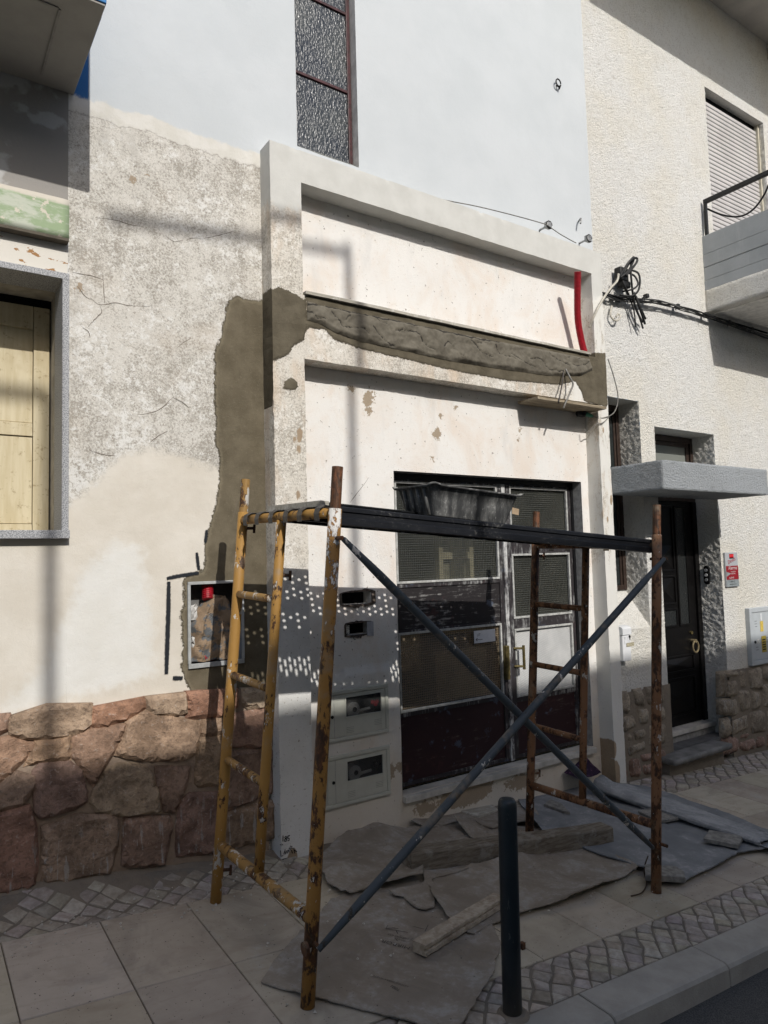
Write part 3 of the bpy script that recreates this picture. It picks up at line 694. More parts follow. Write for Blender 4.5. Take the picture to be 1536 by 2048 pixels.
meter_cabinet(MB2, 'lower cream meter cabinet, wholly in shade near the pavement')

# open utility box let into the wall, with paper bag and conduit ends
u = UB
ub = thing('utility_box', (u[0], .15, u[2]), 'open grey utility box set into the fresh cement', 'utility box')
mb = MB(); w = .012
mb.box(u[0]-.004, u[1]+.004, .134, .165, u[3]-w, u[3]+.006, .002).box(u[0]-.004, u[1]+.004, .134, .165, u[2]-.016, u[2]+w, .002).box(u[0]-.006, u[0]+w, .134, .165, u[2]+w, u[3]-w, .002).box(u[1]-w, u[1]+.006, .134, .165, u[2]+w, u[3]-w, .002)
mb.out('frame', m_simple('pale_grey_plastic', (.38, .39, .385), .5), ub)
mb = MB(); mb.box(u[0], u[1], .275, .285, u[2], u[3]); reveal(mb, inset(u, .012), .13, .15); mb.out('housing', m_simple('box_grey', (.17, .165, .16), .7), ub)
mb = MB(); mb.box(u[1]-.058, u[1]-.014, .142, .148, u[2]+.014, u[3]-.014, .002); mb.out('side_flange', m_simple('slate_plastic', (.20, .22, .25), .5), ub)
# crumpled bag
rs = 22; V = []; F = []
for j in range(rs*2+1):
    for i in range(rs+1):
        s, q = i/rs, j/(rs*2); ww = .33*(1-.62*max(0, q-.55)/.45) if q > .55 else .33
        x = u[0]+.168 + (s-.5)*ww + .045*(q-.3); zz = u[2]+.02+q*.40
        e = min(s, 1-s)*2; b = .06*min(1, e*2.5)
        c = noise.voronoi(Vector((x*9+zz*3, zz*7-x*2, 1)))[0]; c2 = noise.voronoi(Vector((x*19, zz*14+x*6, 4)))[0]
        V.append((x, .215-b-.05*(c[1]-c[0])-.016*(c2[1]-c2[0])+.01*nz((x, 0, zz), 9), zz+.012*nz((x, 3, zz), 14)))
for j in range(rs*2):
    for i in range(rs): a = j*(rs+1)+i; F.append((a, a+1, a+rs+2, a+rs+1))
t = MT('kraft_paper', rough=.8, spec=.2)
t.set(base=t.mix(t.mr(t.noise(15, 5, .7), .50, .56), t.mix(t.noise(30, 4), (.20, .14, .09), (.31, .225, .15)), (.12, .125, .13)))
bag = obj('paper_bag', V, F, t.m, None); tag(bag, 'crumpled brown paper sack stuffed inside the open utility box', 'paper bag')
M_SCRAP = m_simple('white_scrap', (.55, .54, .52), .8, .2, .15, 20, .2)
for px_, py_, s_, lab in ((386, 1225, .050, 'white crumpled scrap at the upper left of the open utility box'), (388, 1285, .045, 'white crumpled scrap at the lower left of the open utility box')):
    c_ = atY(px_, py_, .165); V = []; F = []
    for j in range(6):
        for i in range(6): a_, b_ = (i/5-.5)*2, (j/5-.5)*2; p = c_+Vector((a_*s_*.7, .03*abs(a_)-.02*nz((i*1.7, j*1.3, px_), 1), b_*s_)); V.append(p+Vector((nz((i, j, 1), 1.3), nz((i, j, 5), 1.3)*1.5, nz((i, j, 9), 1.3)))*.012)
    for j in range(5):
        for i in range(5): k = j*6+i; F.append((k, k+1, k+7, k+6))
    tag(obj('paper_scrap', V, F, M_SCRAP), lab, 'paper scrap')
M_RED = m_simple('red_corrugated', (.34, .010, .020), .42, .4, .12, 30, .05)
def corrugated(P, r, pitch, n=14):
    Q = [Vector(p) for p in P]; L = sum((b-a).length for a, b in zip(Q[:-1], Q[1:])); k = int(L/pitch*3)
    out = []; rad = []; seg = 0; acc = 0
    cum = [0]
    for a, b in zip(Q[:-1], Q[1:]): cum.append(cum[-1]+(b-a).length)
    for i in range(k+1):
        s = L*i/k
        while seg < len(Q)-2 and cum[seg+1] < s: seg += 1
        f = (s-cum[seg])/(cum[seg+1]-cum[seg]); out.append(Q[seg].lerp(Q[seg+1], f)); rad.append(r if i % 3 else r*.87)
    return tubeg(out, rad, n)
ca = atY(412, 1186, .20)
tag(obj('red_conduit', *corrugated(lin([ca+Vector((.03, .06, .10)), ca+Vector((.01, .0, .03)), ca+Vector((.0, -.03, -.04))], 6), .036, .012), M_RED), 'red corrugated conduit end hanging at the top of the utility box', 'conduit')
ca = atY(412, 1312, .19)
tag(obj('red_conduit', *corrugated(lin([ca+Vector((.05, .05, -.02)), ca+Vector((.02, .0, .0)), ca+Vector((-.05, -.02, -.004))], 6), .028, .010), M_RED), 'short red corrugated conduit end on the floor of the utility box', 'conduit')

# red conduit standing on the beam
ct = Vector((4.8875, -.093, 2.4955)); cb = atY(1171, 712, .03)
midp = ct.lerp(cb, .5)+Vector((.0, .045, 0)); mq = ct.lerp(cb, .8)+Vector((0, .03, 0))
tag(obj('red_conduit', *corrugated(lin([cb, mq, midp, ct], 10), .031, .011, 16), M_RED), 'tall red corrugated conduit sticking up from the beam at the right jamb', 'conduit')

# boards of the formwork
def board(name, x0, x1, y0, y1, z0, z1, m, label, cat, dz=0.0, wob=.003):
    V, F = boxg(0, 1, 0, 1, 0, 1, 0); VV = []; FF = []
    n = max(2, int((x1-x0)/.08)); mb = MB(); prof = [(y0, z0), (y0, z1), (y1, z1), (y1, z0)]
    for i in range(n+1):
        x = x0+(x1-x0)*i/n
        for (yy, zz) in prof: mb.V.append(Vector((x, yy+fbm((x, yy*9, zz*5), 4)*wob, zz+dz*(i/n)+fbm((x, yy*7, zz*9), 3, 5)*wob)))
    for i in range(n):
        for j in range(4): a = i*4+j; b = i*4+(j+1) % 4; mb.F.append((a, a+4, b+4, b))
    mb.F += [(3, 2, 1, 0), (n*4, n*4+1, n*4+2, n*4+3)]
    return tag(obj(name, mb.V, mb.F, m, None, fix=True), label, cat)
def mk_wood(name, a, b, sc=(1.5, 22, 22), rot=(0, 0, 0), dirt=None, rough=.8):
    t = MT(name, rough=rough, spec=.2); v = t.vec(sc, rot)
    g = t.noise(2.5, 6, .65, .6, v); base = t.mix(t.mr(g, .3, .7), a, b)
    if dirt: base = t.mix(t.m2('MULTIPLY', t.mr(t.noise(10, 5, .7), .5, .66), .7), base, dirt)
    t.set(base=base); t.bump(g, .4, .004); return t.m
M_BOARD = mk_wood('grey_formwork_wood', (.30, .28, .235), (.46, .43, .37), dirt=(.62, .60, .55))
M_BOARDB = mk_wood('brown_formwork_wood', (.20, .16, .11), (.38, .32, .23), dirt=(.14, .12, .09))
board('formwork_board', 2.205, 5.10, -.024, .10, 1.797, 1.817, M_BOARD, 'long thin formwork board on top of the middle beam', 'board')
b0 = atY(1067, 797, -.05); b1 = atY(1204, 817, -.05)
board('formwork_board', b0.x, b1.x, -.10, .13, b0.z-.012, b0.z+.010, M_BOARDB, 'short brown board wired under the right end of the beam', 'board')
M_WIRE = m_simple('rusty_wire', (.075, .065, .06), .5, .4, .3, 40, .1, metal=.4)
M_WIREG = m_simple('grey_wire', (.20, .19, .17), .5, .4, .2, 40, .1)
def wire(name, P, r, m, label, cat='wire', n=8, seg=8, group=None): return tag(obj(name, *tubeg(lin(P, n), r, seg), m, None, True), label, cat, group)
wire('tie_wire', [atY(1127, 742, -.02), atY(1124, 768, -.05), atY(1118, 800, -.11), atY(1117, 806, -.10)], .006, M_WIRE, 'dark straight tie wire from the cement down to the short board')
wire('tie_wire', [atY(1131, 738, -.02), atY(1140, 755, -.06), atY(1146, 768, -.10), atY(1140, 785, -.12), atY(1131, 806, -.12), atY(1127, 816, -.11)], .008, M_WIREG, 'pale bent tie wire looped round the front of the short board')
# ------------------------------------------------------------------ the house on the left (its right edge only)
lh = thing('balcony_house', (.757, .15, -1.7), 'house with grey granite window surround and overhanging balcony', 'house')
WIN = (-1.6, .724, .212, 1.640)
t = MT('left_plaster', rough=.88, spec=.2)
old, mid, fine = plaster_old(t)
z = t.xyz()[2]; e = t.m2('MULTIPLY', t.m2('SUBTRACT', t.noise(5, 4, .6), .5), .5)
gp = t.mix(t.mr(t.m2('ADD', t.noise(2.2, 4, .55), e), .50, .56), (.30, .285, .265), (.44, .435, .425))
cr = t.mix(t.mr(t.noise(3.5, 4), .3, .7), (.56, .52, .44), (.66, .62, .54))
peel = t.mix(t.mr(t.noise(14, 4, .6, .0, t.vec((.7, 1, 1.3))), .585, .60), (.66, .63, .57), (.34, .19, .085))
base = t.mix(t.mr(t.m2('ADD', z, t.m2('MULTIPLY', e, .3)), 2.3, 2.0), old, cr)
base = t.mix(t.m2('MULTIPLY', t.mr(z, 3.56, 3.57), t.mr(z, 3.80, 3.79)), base, peel)
base = t.mix(t.mr(z, 3.97, 3.98), base, gp)
t.set(base=base); t.bump(mid, .3, .006).bump(t.noise(110, 3), .2, .003)
V, F, X, Z = gwall(-3.2, HX0, .12, 6.0, .05, [WIN], .15, lambda x, z: fbm((x, 0, z), 3, 2, 2)*.003 if x < HX0-.03 else 0)
obj('wall', V, F, t.m, lh, True)
V, F, X, Z = gwall(-3.2, HX0, -2.2, .12, .05, [], .15, lambda x, z: fbm((x, 0, z), 3, 2, 2)*.003 if x < HX0-.03 else 0)
one = np.ones_like(X)
obj('wall_foot', V, F, M_WALL, lh, True, dict(zwh=-one, zcem=-one, zcrm=one, zblu=sdf(blu_poly, X, Z), zpan=-one, zspot=-one))
t = MT('granite', rough=.6, spec=.35); t.set(base=t.mix(t.mr(t.noise(170, 2, .5), .42, .58), (.20, .205, .215), (.44, .445, .455))); M_GRAN = t.m
y0, yr = .118, .36
gs = thing('stone_surround', (.74, .15, .2)); gs.parent = lh; gs.location = gs.location-lh.location; ORG[gs.name] = Vector((.74, .15, .2))
obj('jamb', *boxg(.724, .760, y0, yr, .212, 1.640, .002), M_GRAN, gs)
obj('head', *boxg(-1.64, .760, y0, yr, 1.640, 1.676, .002), M_GRAN, gs)
obj('sill', *boxg(-1.66, .763, .095, yr, .166, .212, .003), M_GRAN, gs)
M_REVB = m_simple('beige_reveal', (.40, .37, .31), .9, .2, .15, 12, .3)
mb = MB(); reveal(mb, (WIN[0], .735, WIN[2]-.0, WIN[3]+.01), .54, .36-.0); mb.box(-1.6, .735, .88, .89, .1, 1.7); mb.out('inner_reveal', M_REVB, lh)
t = MT('yellow_shutter', rough=.55, spec=.3)
g = t.noise(3, 6, .6, .3, t.vec((9, 9, 1.0)))
b = t.mix(t.mr(g, .3, .7), (.50, .425, .27), (.60, .53, .37)); b = t.mix(t.m2('MULTIPLY', t.mr(t.noise(28, 5, .75), .57, .68), .6), b, (.22, .15, .07))
b = t.mix(t.m2('MULTIPLY', t.mr(t.noise(2.2, 4, .7), .52, .7), .3), b, (.33, .24, .11)); t.set(base=b); t.bump(g, .25, .003); M_SHUT = t.m
sh = thing('wooden_shutter', (.3, .42, .22)); sh.parent = lh; sh.location = sh.location-lh.location; ORG[sh.name] = Vector((.3, .42, .22))
ys = .55; xr = atY(98, 900, ys).x; xs = atY(65, 900, ys).x; zt = atY(98, 618, ys).z
z1 = atY(30, 645, ys).z; z2 = atY(30, 872, ys).z
obj('stile', *boxg(xs+.003, xr, ys, ys+.04, .214, zt, .003), M_SHUT, sh)
obj('stile', *boxg(xs-1.05, xs-.98, ys, ys+.04, .214, zt, .003), M_SHUT, sh)
for a, b in ((.214, .27), (z2+.0, z2+.012), (zt-.14, zt)):
    if b-a > .03: obj('rail', *boxg(xs-.978, xs, ys+.001, ys+.039, a, b, .003), M_SHUT, sh)
obj('rail', *boxg(xs-.978, xs, ys+.002, ys+.039, z2+.006, z2+.085, .003), M_SHUT, sh)
obj('panel', *boxg(xs-.978, xs, ys+.012, ys+.03, .273, z2, .003), M_SHUT, sh)
obj('panel', *boxg(xs-.978, xs, ys+.012, ys+.03, z2+.088, z1-.03, .003), M_SHUT, sh)
obj('panel', *boxg(xs-.978, xs, ys+.014, ys+.03, z1-.024, zt-.143, .003), M_SHUT, sh)
obj('gap_shade_board', *boxg(-1.6, .734, ys+.005, ys+.03, zt+.001, 1.66), M_DARK, lh)  # flat black board standing in for the shade above the shutter
# peeling green fascia board
t = MT('peeled_green_paint', rough=.7, spec=.25)
n = t.noise(7, 6, .7, .3, t.vec((.55, 1, 1.2))); b = t.mix(t.mr(n, .44, .56), (.50, .53, .44), (.30, .385, .235))
b = t.mix(t.mr(t.noise(12, 5, .7), .60, .635), b, (.60, .56, .47)); z = t.xyz()[2]; b = t.mix(t.mr(t.m2('ADD', z, t.m2('MULTIPLY', n, .10)), 4.015, 4.035), b, (.55, .51, .44))
t.set(base=b); t.bump(n, .3, .004)
V, F = gridbox(-2.2, .754, .096, .152, 1.872, 2.098, .04, .0015); obj('fascia_panel', V, F, t.m, lh, True)
obj('drip_edge', *boxg(-2.2, .752, .090, .152, 1.852, 1.870, .002), m_simple('brown_drip', (.10, .085, .065), .8), lh)
# balcony over the pavement
M_SOFF = m_simple('grey_soffit', (.36, .345, .32), .9, .2, .06, 5, .15)
M_BLUE = m_simple('blue_paint', (.035, .19, .47), .6, .3, .08, 8, .1)
bz = 2.7663
obj('balcony_slab', *boxg(-3.2, .785, -.637, .149, bz, bz+.16, .004), M_SOFF, lh)
gx = .60
obj('soffit_groove', *(lambda m: (m.V, m.F))(MB().box(gx-.006, gx+.006, -.50, .05, bz-.006, bz-.001).box(-3.0, gx-.007, -.512, -.500, bz-.006, bz-.001)), m_simple('groove_grey', (.30, .29, .27), .9), lh)
obj('balcony_parapet', *(lambda m: (m.V, m.F))(MB().box(-3.2, .789, -.645, -.54, bz+.012, bz+1.0, .004).box(.69, .790, -.539, .149, bz+.012, bz+1.0, .004)), M_BLUE, lh)

# ------------------------------------------------------------------ the white stucco house on the right
rh = thing('stucco_house', (5.42, .15, -2.1), 'white rough stucco house with black door, grey canopy and balcony', 'house')
TW = (5.46, 6.002, -.72, 1.500); DR = (6.235, 7.300, -2.35, 1.270); SHW = (7.545, 8.83, 2.6, 5.34)
PLT = atY(1300, 1372, .15).z       # stone plinth line
def stucco(p, k=1.0, o=0.0): return (fbm(p, 38, 2+o, 2)*.0065+abs(nz(p, 24, 8+o))*.006)*k
V, F, X, Z = gwall(HX1, 9.6, -2.5, 7.2, .0215, [TW, DR, SHW], .15, lambda x, z: -abs(stucco((x, 0, z))) if x > HX1+.02 and z > PLT else 0)
obj('wall', V, F, M_STUC, rh, True)
obj('wall', *boxg(9.6, 16, .15, .3, -3, 7.2), M_STUC, rh)
def jamb_sheet(name, x, y0, y1, z0, z1, m, parent, st=.0155, k=1.6, face=-1, axis='x'):
    ny = max(1, int((y1-y0)/st)); nk = max(1, int((z1-z0)/st)); V = []; F = []
    for j in range(nk+1):
        for i in range(ny+1):
            y = y0+(y1-y0)*i/ny; zz = z0+(z1-z0)*j/nk
            if axis == 'x': p = (x, y, zz); d = abs(stucco(p, k)); V.append((x-d if face < 0 else x+d, y, zz))
            else: p = (y, zz, x); d = abs(stucco(p, k)); V.append((y, zz, x-d if face < 0 else x+d))
    for j in range(nk):
        for i in range(ny): a = j*(ny+1)+i; F.append((a, a+1, a+ny+2, a+ny+1) if face > 0 else (a, a+ny+1, a+ny+2, a+1))
    if axis == 'z': F = [f[::-1] for f in F]
    return obj(name, V, F, m, parent, True)
jamb_sheet('reveal', TW[1], .145, .42, -.80, 1.5, M_STUC, rh)
jamb_sheet('reveal', DR[1], .145, .46, -2.3, 1.27, M_STUC, rh)
jamb_sheet('reveal', SHW[1], .145, .26, 2.6, 5.34, M_STUC, rh)
jamb_sheet('reveal_head', 1.5, TW[0], TW[1], .145, .42, M_STUC, rh, axis='z', k=.7)
jamb_sheet('reveal_head', 1.27, DR[0], DR[1], .145, .46, M_STUC, rh, axis='z', k=.7)
jamb_sheet('reveal_head', 5.34, SHW[0], SHW[1], .145, .26, M_STUC, rh, axis='z', k=.7)
obj('reveal', [(DR[0], .146, -2.3), (DR[0], .46, -2.3), (DR[0], .46, 1.27), (DR[0], .146, 1.27)], [(0, 1, 2, 3)], M_STUC, rh); obj('reveal', [(TW[0], .146, -.72), (TW[0], .42, -.3), (TW[0], .42, 1.5), (TW[0], .146, 1.5)], [(0, 1, 2, 3)], M_STUC, rh)
zin = atY(1230, 1181, .40).z
mb = MB(); mb.add([(TW[0], .146, TW[2]), (TW[1], .146, TW[2]), (TW[1], .41, zin), (TW[0], .41, zin)], [(0, 1, 2, 3)]); mb.out('window_splay', M_STUC, rh)
# slim window
sw = thing('slim_window', (5.7, .4, zin)); sw.parent = rh; sw.location = sw.location-rh.location; ORG[sw.name] = Vector((5.7, .4, zin))
M_BROWN = m_simple('brown_aluminium', (.040, .026, .020), .4, .4, .2, 20, .05)
mb = MB(); mb.box(TW[1]-.05, TW[1]-.001, .385, .43, zin, 1.5, .004).box(TW[0], TW[0]+.05, .385, .43, zin, 1.5, .004).box(TW[0]+.05, TW[1]-.05, .385, .43, 1.44, 1.5, .004).box(TW[0]+.05, TW[1]-.05, .385, .43, zin, zin+.05, .004).box(TW[1]-.085, TW[1]-.055, .395, .43, zin+.05, 1.44, .004)
mb.out('frame', M_BROWN, sw)
M_GLASSD = MT('dark_window_glass', (.02, .024, .024), .05, .5).m
obj('pane', *boxg(TW[0]+.05, TW[1]-.086, .405, .41, zin+.05, 1.44), M_GLASSD, sw)
# transom window above the canopy
tw = thing('transom_window', (6.7, .42, .7)); tw.parent = rh; tw.location = tw.location-rh.location; ORG[tw.name] = Vector((6.7, .42, .7))
mb = MB(); a, b = DR[0], DR[1]
mb.box(b-.05, b-.001, .40, .45, .55, 1.262, .004).box(a, a+.05, .40, .45, .55, 1.262, .004).box(a+.05, b-.05, .40, .45, 1.20, 1.262, .004).box(a+.05, b-.05, .40, .45, .55, .61, .004).box(b-.115, b-.065, .41, .445, .61, 1.20, .004).box(a+.05, b-.116, .412, .445, 1.155, 1.199, .004)
mb.out('frame', M_BROWN, tw)
t = MT('transom_glass', (.20, .21, .19), .1, .5); M_TG = t.m
obj('pane', *boxg(a+.05, b-.118, .425, .43, .61, 1.154), M_TG, tw)
obj('back_board', *boxg(a, b, .462, .475, -2.3, 1.27), M_DARK, rh); obj('back_board', *boxg(TW[0], TW[1], .435, .445, -.8, 1.5), M_DARK, rh)
# canopy
CX0, CX1, CY0, CZ0, CZ1 = 5.50, 7.27, -.415, .552, .812
V, F = gridbox(CX0, CX1, CY0, .149, CZ0, CZ1, .022, .0); V = [v+Vector((nz(v, 30), nz(v, 30, 3), nz(v, 30, 6)))*.004 for v in V]
obj('canopy', V, F, M_STUCG, rh, True)
# door
M_BDOOR = m_simple('black_door_paint', (.005, .0045, .0045), .40, .22, .2, 10, .05)
dd = thing('front_door', (6.8, .43, -1.82)); dd.parent = rh; dd.location = dd.location-rh.location; ORG[dd.name] = Vector((6.8, .43, -1.82))
zb = atY(1408, 1437, .44).z
mb = MB(); mb.box(b-.075, b-.002, .395, .455, zb, .549, .004).box(a, a+.06, .395, .455, zb, .549, .004); mb.out('frame', M_BDOOR, dd)
xL, xR = a+.06, b-.077
obj('leaf', *boxg(xL, xR, .42, .45, zb+.003, .549), M_BDOOR, dd)
def dpan(x0, x1, z0, z1, nm='moulding', w=.022, dep=.014):
    m = MB(); m.box(x0, x1, .42-dep, .4195, z0, z0+w, .005).box(x0, x1, .42-dep, .4195, z1-w, z1, .005).box(x0, x0+w, .42-dep, .4195, z0+w, z1-w, .005).box(x1-w, x1, .42-dep, .4195, z0+w, z1-w, .005); m.out(nm, M_BDOOR, dd)
gx0, gx1 = xR-.30, xR-.16
t = MT('obscure_glass', (.022, .024, .024), .22, .4); t.bump(t.noise(60, 3), .9, .01); M_OBS = t.m
zg = atY(1365, 1252, .42).z
dpan(gx0-.03, gx1+.03, zg, .50); obj('pane', *boxg(gx0-.008, gx1+.008, .4165, .4195, zg+.022, .478), M_OBS, dd)
dpan(xL+.06, gx0-.06, zg, zg+.20); obj('pane', *boxg(xL+.082, gx0-.082, .4165, .4195, zg+.022, zg+.178), M_OBS, dd)
dpan(xL+.06, gx0-.06, zg+.24, zg+.55); dpan(xL+.06, gx0-.06, zg+.59, .50)
for q in range(2):
    V = [(xL+.09, .4195, zg+.27+.35*q), (gx0-.09, .4195, zg+.27+.35*q), (gx0-.09, .4195, zg+.52+.35*q), (xL+.09, .4195, zg+.52+.35*q), ((xL+gx0)/2, .385, zg+.395+.35*q)]
    obj('raised_panel', V, [(0, 1, 4), (1, 2, 4), (2, 3, 4), (3, 0, 4)], M_BDOOR, dd)
dpan(xL+.06, xR-.10, zb+.55, zg-.30); dpan(xL+.06, xR-.10, zb+.10, zb+.50)
for q0, q1 in ((zb+.58, zg-.33), (zb+.13, zb+.47)):
    V = [(xL+.09, .4195, q0), (xR-.13, .4195, q0), (xR-.13, .4195, q1), (xL+.09, .4195, q1), ((xL+xR)/2, .383, (q0+q1)/2)]
    obj('raised_panel', V, [(0, 1, 4), (1, 2, 4), (2, 3, 4), (3, 0, 4)], M_BDOOR, dd)
p = atY(1385, 1285, .41); ring = [p+Vector((.052*math.sin(q*math.pi/10), -.035, -.05-.062*math.cos(q*math.pi/10)+.01)) for q in range(21)]
mb = MB(); mb.tube(ring, .010, 8, False).tube([p+Vector((0, .01, .02)), p+Vector((0, -.045, .02))], .02, 12); mb.out('ring_handle', m_simple('worn_brass', (.42, .34, .20), .35, .5, .2, 30, .1, metal=.7), dd)
p = atY(1381, 1265, .42); mb = MB(); mb.tube([p, p+Vector((0, -.02, 0))], .018, 14); mb.out('lock', M_BRASS, dd)
# threshold, riser and step
zt1 = atY(1338, 1461, .33).z
obj('threshold', *boxg(a+.001, b+.0, .30, .46, zb-.048, zb-.002, .004), M_MARBLE, rh)
obj('riser', *boxg(a+.001, b-.002, .325, .46, -1.99, zb-.05), m_simple('step_riser_grey', (.28, .275, .26), .85, .2, .2, 14, .4), rh)
V, F = gridbox(5.985, 6.955, -.06, .16, -1.995, -1.945, .03, .003)
st = obj('step', V, F, m_simple('slate_step', (.20, .195, .185), .6, .3, .2, 9, .2), rh, True)
obj('step', *boxg(a+.002, b-.03, .161, .33, -1.993, -1.948), m_simple('slate_step_inner', (.12, .12, .12), .6, .3, .2, 9, .2), rh)
# intercom on the door jamb
ip = atX(1414, 1150, DR[1]-.012)
ic = thing('intercom', ip, 'black oval intercom with three round buttons on the door jamb', 'intercom')
mb = MB(); n = 20
outl = [(.035*math.cos(q*2*math.pi/n), .105*(1 if math.sin(q*2*math.pi/n) > 0 else -1)*.66+.036*math.sin(q*2*math.pi/n)) for q in range(n)]
V = [(ip.x+.004, ip.y+u_, ip.z+w_) for u_, w_ in outl]+[(ip.x-.016, ip.y+u_*.9, ip.z+w_*.96) for u_, w_ in outl]
F = [(q, (q+1) % n, n+(q+1) % n, n+q) for q in range(n)]+[tuple(range(n, 2*n))]; obj('case', V, F, M_BLACK, ic, fix=True)
for q in (-1, 0, 1):
    mb = MB(); c_ = ip+Vector((-.016, 0, q*.052)); mb.tube([c_, c_+Vector((-.006, 0, 0))], .017, 12); mb.out('button', m_simple('grey_button%d' % q, (.30, .31, .32) if q else (.6, .6, .6), .3, .5), ic)
# letterbox
la, lb = atY(1233, 1252, .08), atY(1262, 1321, .08)
lx0, lx1, lz0, lz1 = 5.47, atY(1262, 1290, .07).x, atY(1262, 1321, .07).z, atY(1262, 1250, .07).z
lbx = thing('letterbox', ((lx0+lx1)/2, .15, lz0), 'small white metal letterbox beside the surround, below the slim window', 'letterbox')
obj('body', *boxg(lx0, lx1, .07, .148, lz0, lz1-.085, .006), M_WHITEP, lbx)
n = 8; V = []; F = []
for xx in (lx0-.004, lx1+.004):
    V += [(xx, .148, lz1-.083), (xx, .062, lz1-.083)]+[(xx, .148-.086*math.cos(q*math.pi/2/n), lz1-.03+.03*math.sin(q*math.pi/2/n)) for q in range(n+1)]
k = n+3
F = [(0, 1)+tuple(range(2, k))[0:], tuple(range(2*k-1, k-1, -1))]+[(q, q+1, k+q+1, k+q) for q in range(2, k-1)]+[(1, 2, k+2, k+1), (0, 1, k+1, k)]
obj('lid', V, F, M_WHITEP, lbx, fix=True)
obj('slot_flap', *boxg(lx0+.02, lx1-.012, .066, .0695, lz1-.165, lz1-.10, .002), m_simple('flap_white', (.66, .67, .68), .4), lbx)
cxm = (lx0+lx1)/2+.04
mb = MB(); mb.tube([(cxm, .071, lz0+.22), (cxm, .064, lz0+.22)], .013, 12).box(cxm-.005, cxm+.005, .064, .069, lz0+.17+.02, lz0+.22, .001); mb.out('lock', M_BLACK, lbx)
obj('name_plate', *boxg(cxm-.05, cxm+.06, .0655, .0695, lz0+.13, lz0+.165, .001), m_simple('tan_card', (.42, .38, .27), .6, .3, .3, 120, .1), lbx)
# alarm plate
sgx0, sgx1, sgz0, sgz1 = atY(1449, 1140, .14).x, atY(1474, 1140, .14).x, atY(1455, 1174, .14).z, atY(1455, 1105, .14).z
sg = thing('alarm_sign', ((sgx0+sgx1)/2, .14, sgz0), 'narrow white and red alarm plate on the stucco right of the door', 'sign')
hh = sgz1-sgz0; ww = sgx1-sgx0; ysg = .125
obj('plate', *boxg(sgx0, sgx1, ysg, .145, sgz0, sgz1, .003), m_simple('sign_white', (.40, .41, .43), .4, .4, .03), sg)
M_SRED = m_simple('sign_red', (.26, .012, .02), .4, .4, .05); M_SGREY = m_simple('sign_grey', (.25, .28, .29), .4)
obj('red_band', *boxg(sgx0+.004, sgx1-.004, ysg-.0015, ysg-.0005, sgz0+.21*hh, sgz0+.61*hh), M_SRED, sg)
obj('grey_band', *boxg(sgx0+.004, sgx1-.004, ysg-.0015, ysg-.0005, sgz0+.005, sgz0+.205*hh), M_SGREY, sg)
mb = MB(); cx = (sgx0+sgx1)/2
for q in (-1, 0, 1): mb.tube([(cx+q*.022, ysg-.0005, sgz0+.90*hh), (cx+q*.022, ysg-.003, sgz0+.90*hh)], .010, 10)
obj('emblem_board', *boxg(cx-.042, cx+.042, ysg-.0018, ysg-.0006, sgz0+.82*hh, sgz0+.955*hh), M_BLACK, sg)
obj('emblem_field', *boxg(cx-.040, cx+.040, ysg-.0024, ysg-.0019, sgz0+.855*hh, sgz0+.95*hh), m_simple('bright_red', (.62, .012, .02), .4), sg)
mb.out('emblem_dots', m_simple('dot_red', (.75, .05, .06), .4), sg)
text('lettering', 'Direct', .060, (cx-.07, ysg-.002, sgz0+.655*hh), Vector((1, 0, .30)), ZA, m_simple('script_red', (.36, .02, .04), .5), sg)
M_SW = m_simple('sign_letters', (.62, .55, .55), .5)
text('lettering', 'Alarme', .058, (cx-.075, ysg-.002, sgz0+.50*hh), XA, ZA, M_SW, sg)
for q, s in enumerate(('LIGADO A', 'CENTRAL')): text('lettering', s, .020, (cx-.03, ysg-.002, sgz0+(.42-.06*q)*hh), XA, ZA, M_SW, sg)
text('lettering', 'ALARME', .026, (cx-.07, ysg-.002, sgz0+.24*hh), XA, ZA, M_SW, sg)
obj('corner_flash', [(sgx0+.006, ysg-.0022, sgz0+.30*hh), (cx-.025, ysg-.0022, sgz0+.385*hh), (sgx0+.006, ysg-.0022, sgz0+.44*hh)], [(0, 1, 2)], M_SGREY, sg)
text('lettering', '1 999 0', .034, (cx-.065, ysg-.002, sgz0+.115*hh), XA, ZA, M_BLACK, sg)
obj('rule', *boxg(cx-.07, cx+.07, ysg-.002, ysg-.0016, sgz0+.065*hh, sgz0+.080*hh), M_BLACK, sg)
# gas cabinet
gx0, gz1, gz0 = atY(1494, 1217, .12).x, atY(1494, 1217, .12).z, atY(1500, 1332, .12).z
gx1 = gx0+.62
gc = thing('gas_cabinet', ((gx0+gx1)/2, .15, gz0), 'grey metal gas cabinet with yellow labels at the right edge', 'gas cabinet')
M_GCAB = m_simple('grey_enamel', (.46, .49, .51), .4, .4, .05, 6, .05)
mb = MB(); w = .05
mb.box(gx0, gx0+w, .095, .15, gz0, gz1, .005).box(gx1-w, gx1, .095, .15, gz0, gz1, .005).box(gx0+w, gx1-w, .095, .15, gz1-w, gz1, .005).box(gx0+w, gx1-w, .095, .15, gz0, gz0+w, .005); mb.out('frame', M_GCAB, gc)
gd = obj('door', *boxg(gx0+w+.004, gx1-w-.004, .104, .145, gz0+w+.004, gz1-w-.004, .003), M_GCAB, gc)
X0 = gx0+w
M_YEL = m_simple('yellow_label', (.62, .46, .10), .5, .3, .12, 60, .05)
obj('label', *boxg(X0+.17, X0+.235, .1015, .1035, gz1-.27, gz1-.155), M_YEL, gd)
obj('label', *boxg(X0+.185, X0+.215, .1015, .1035, gz1-.15, gz1-.07), m_simple('white_label', (.72, .74, .76), .5), gd)
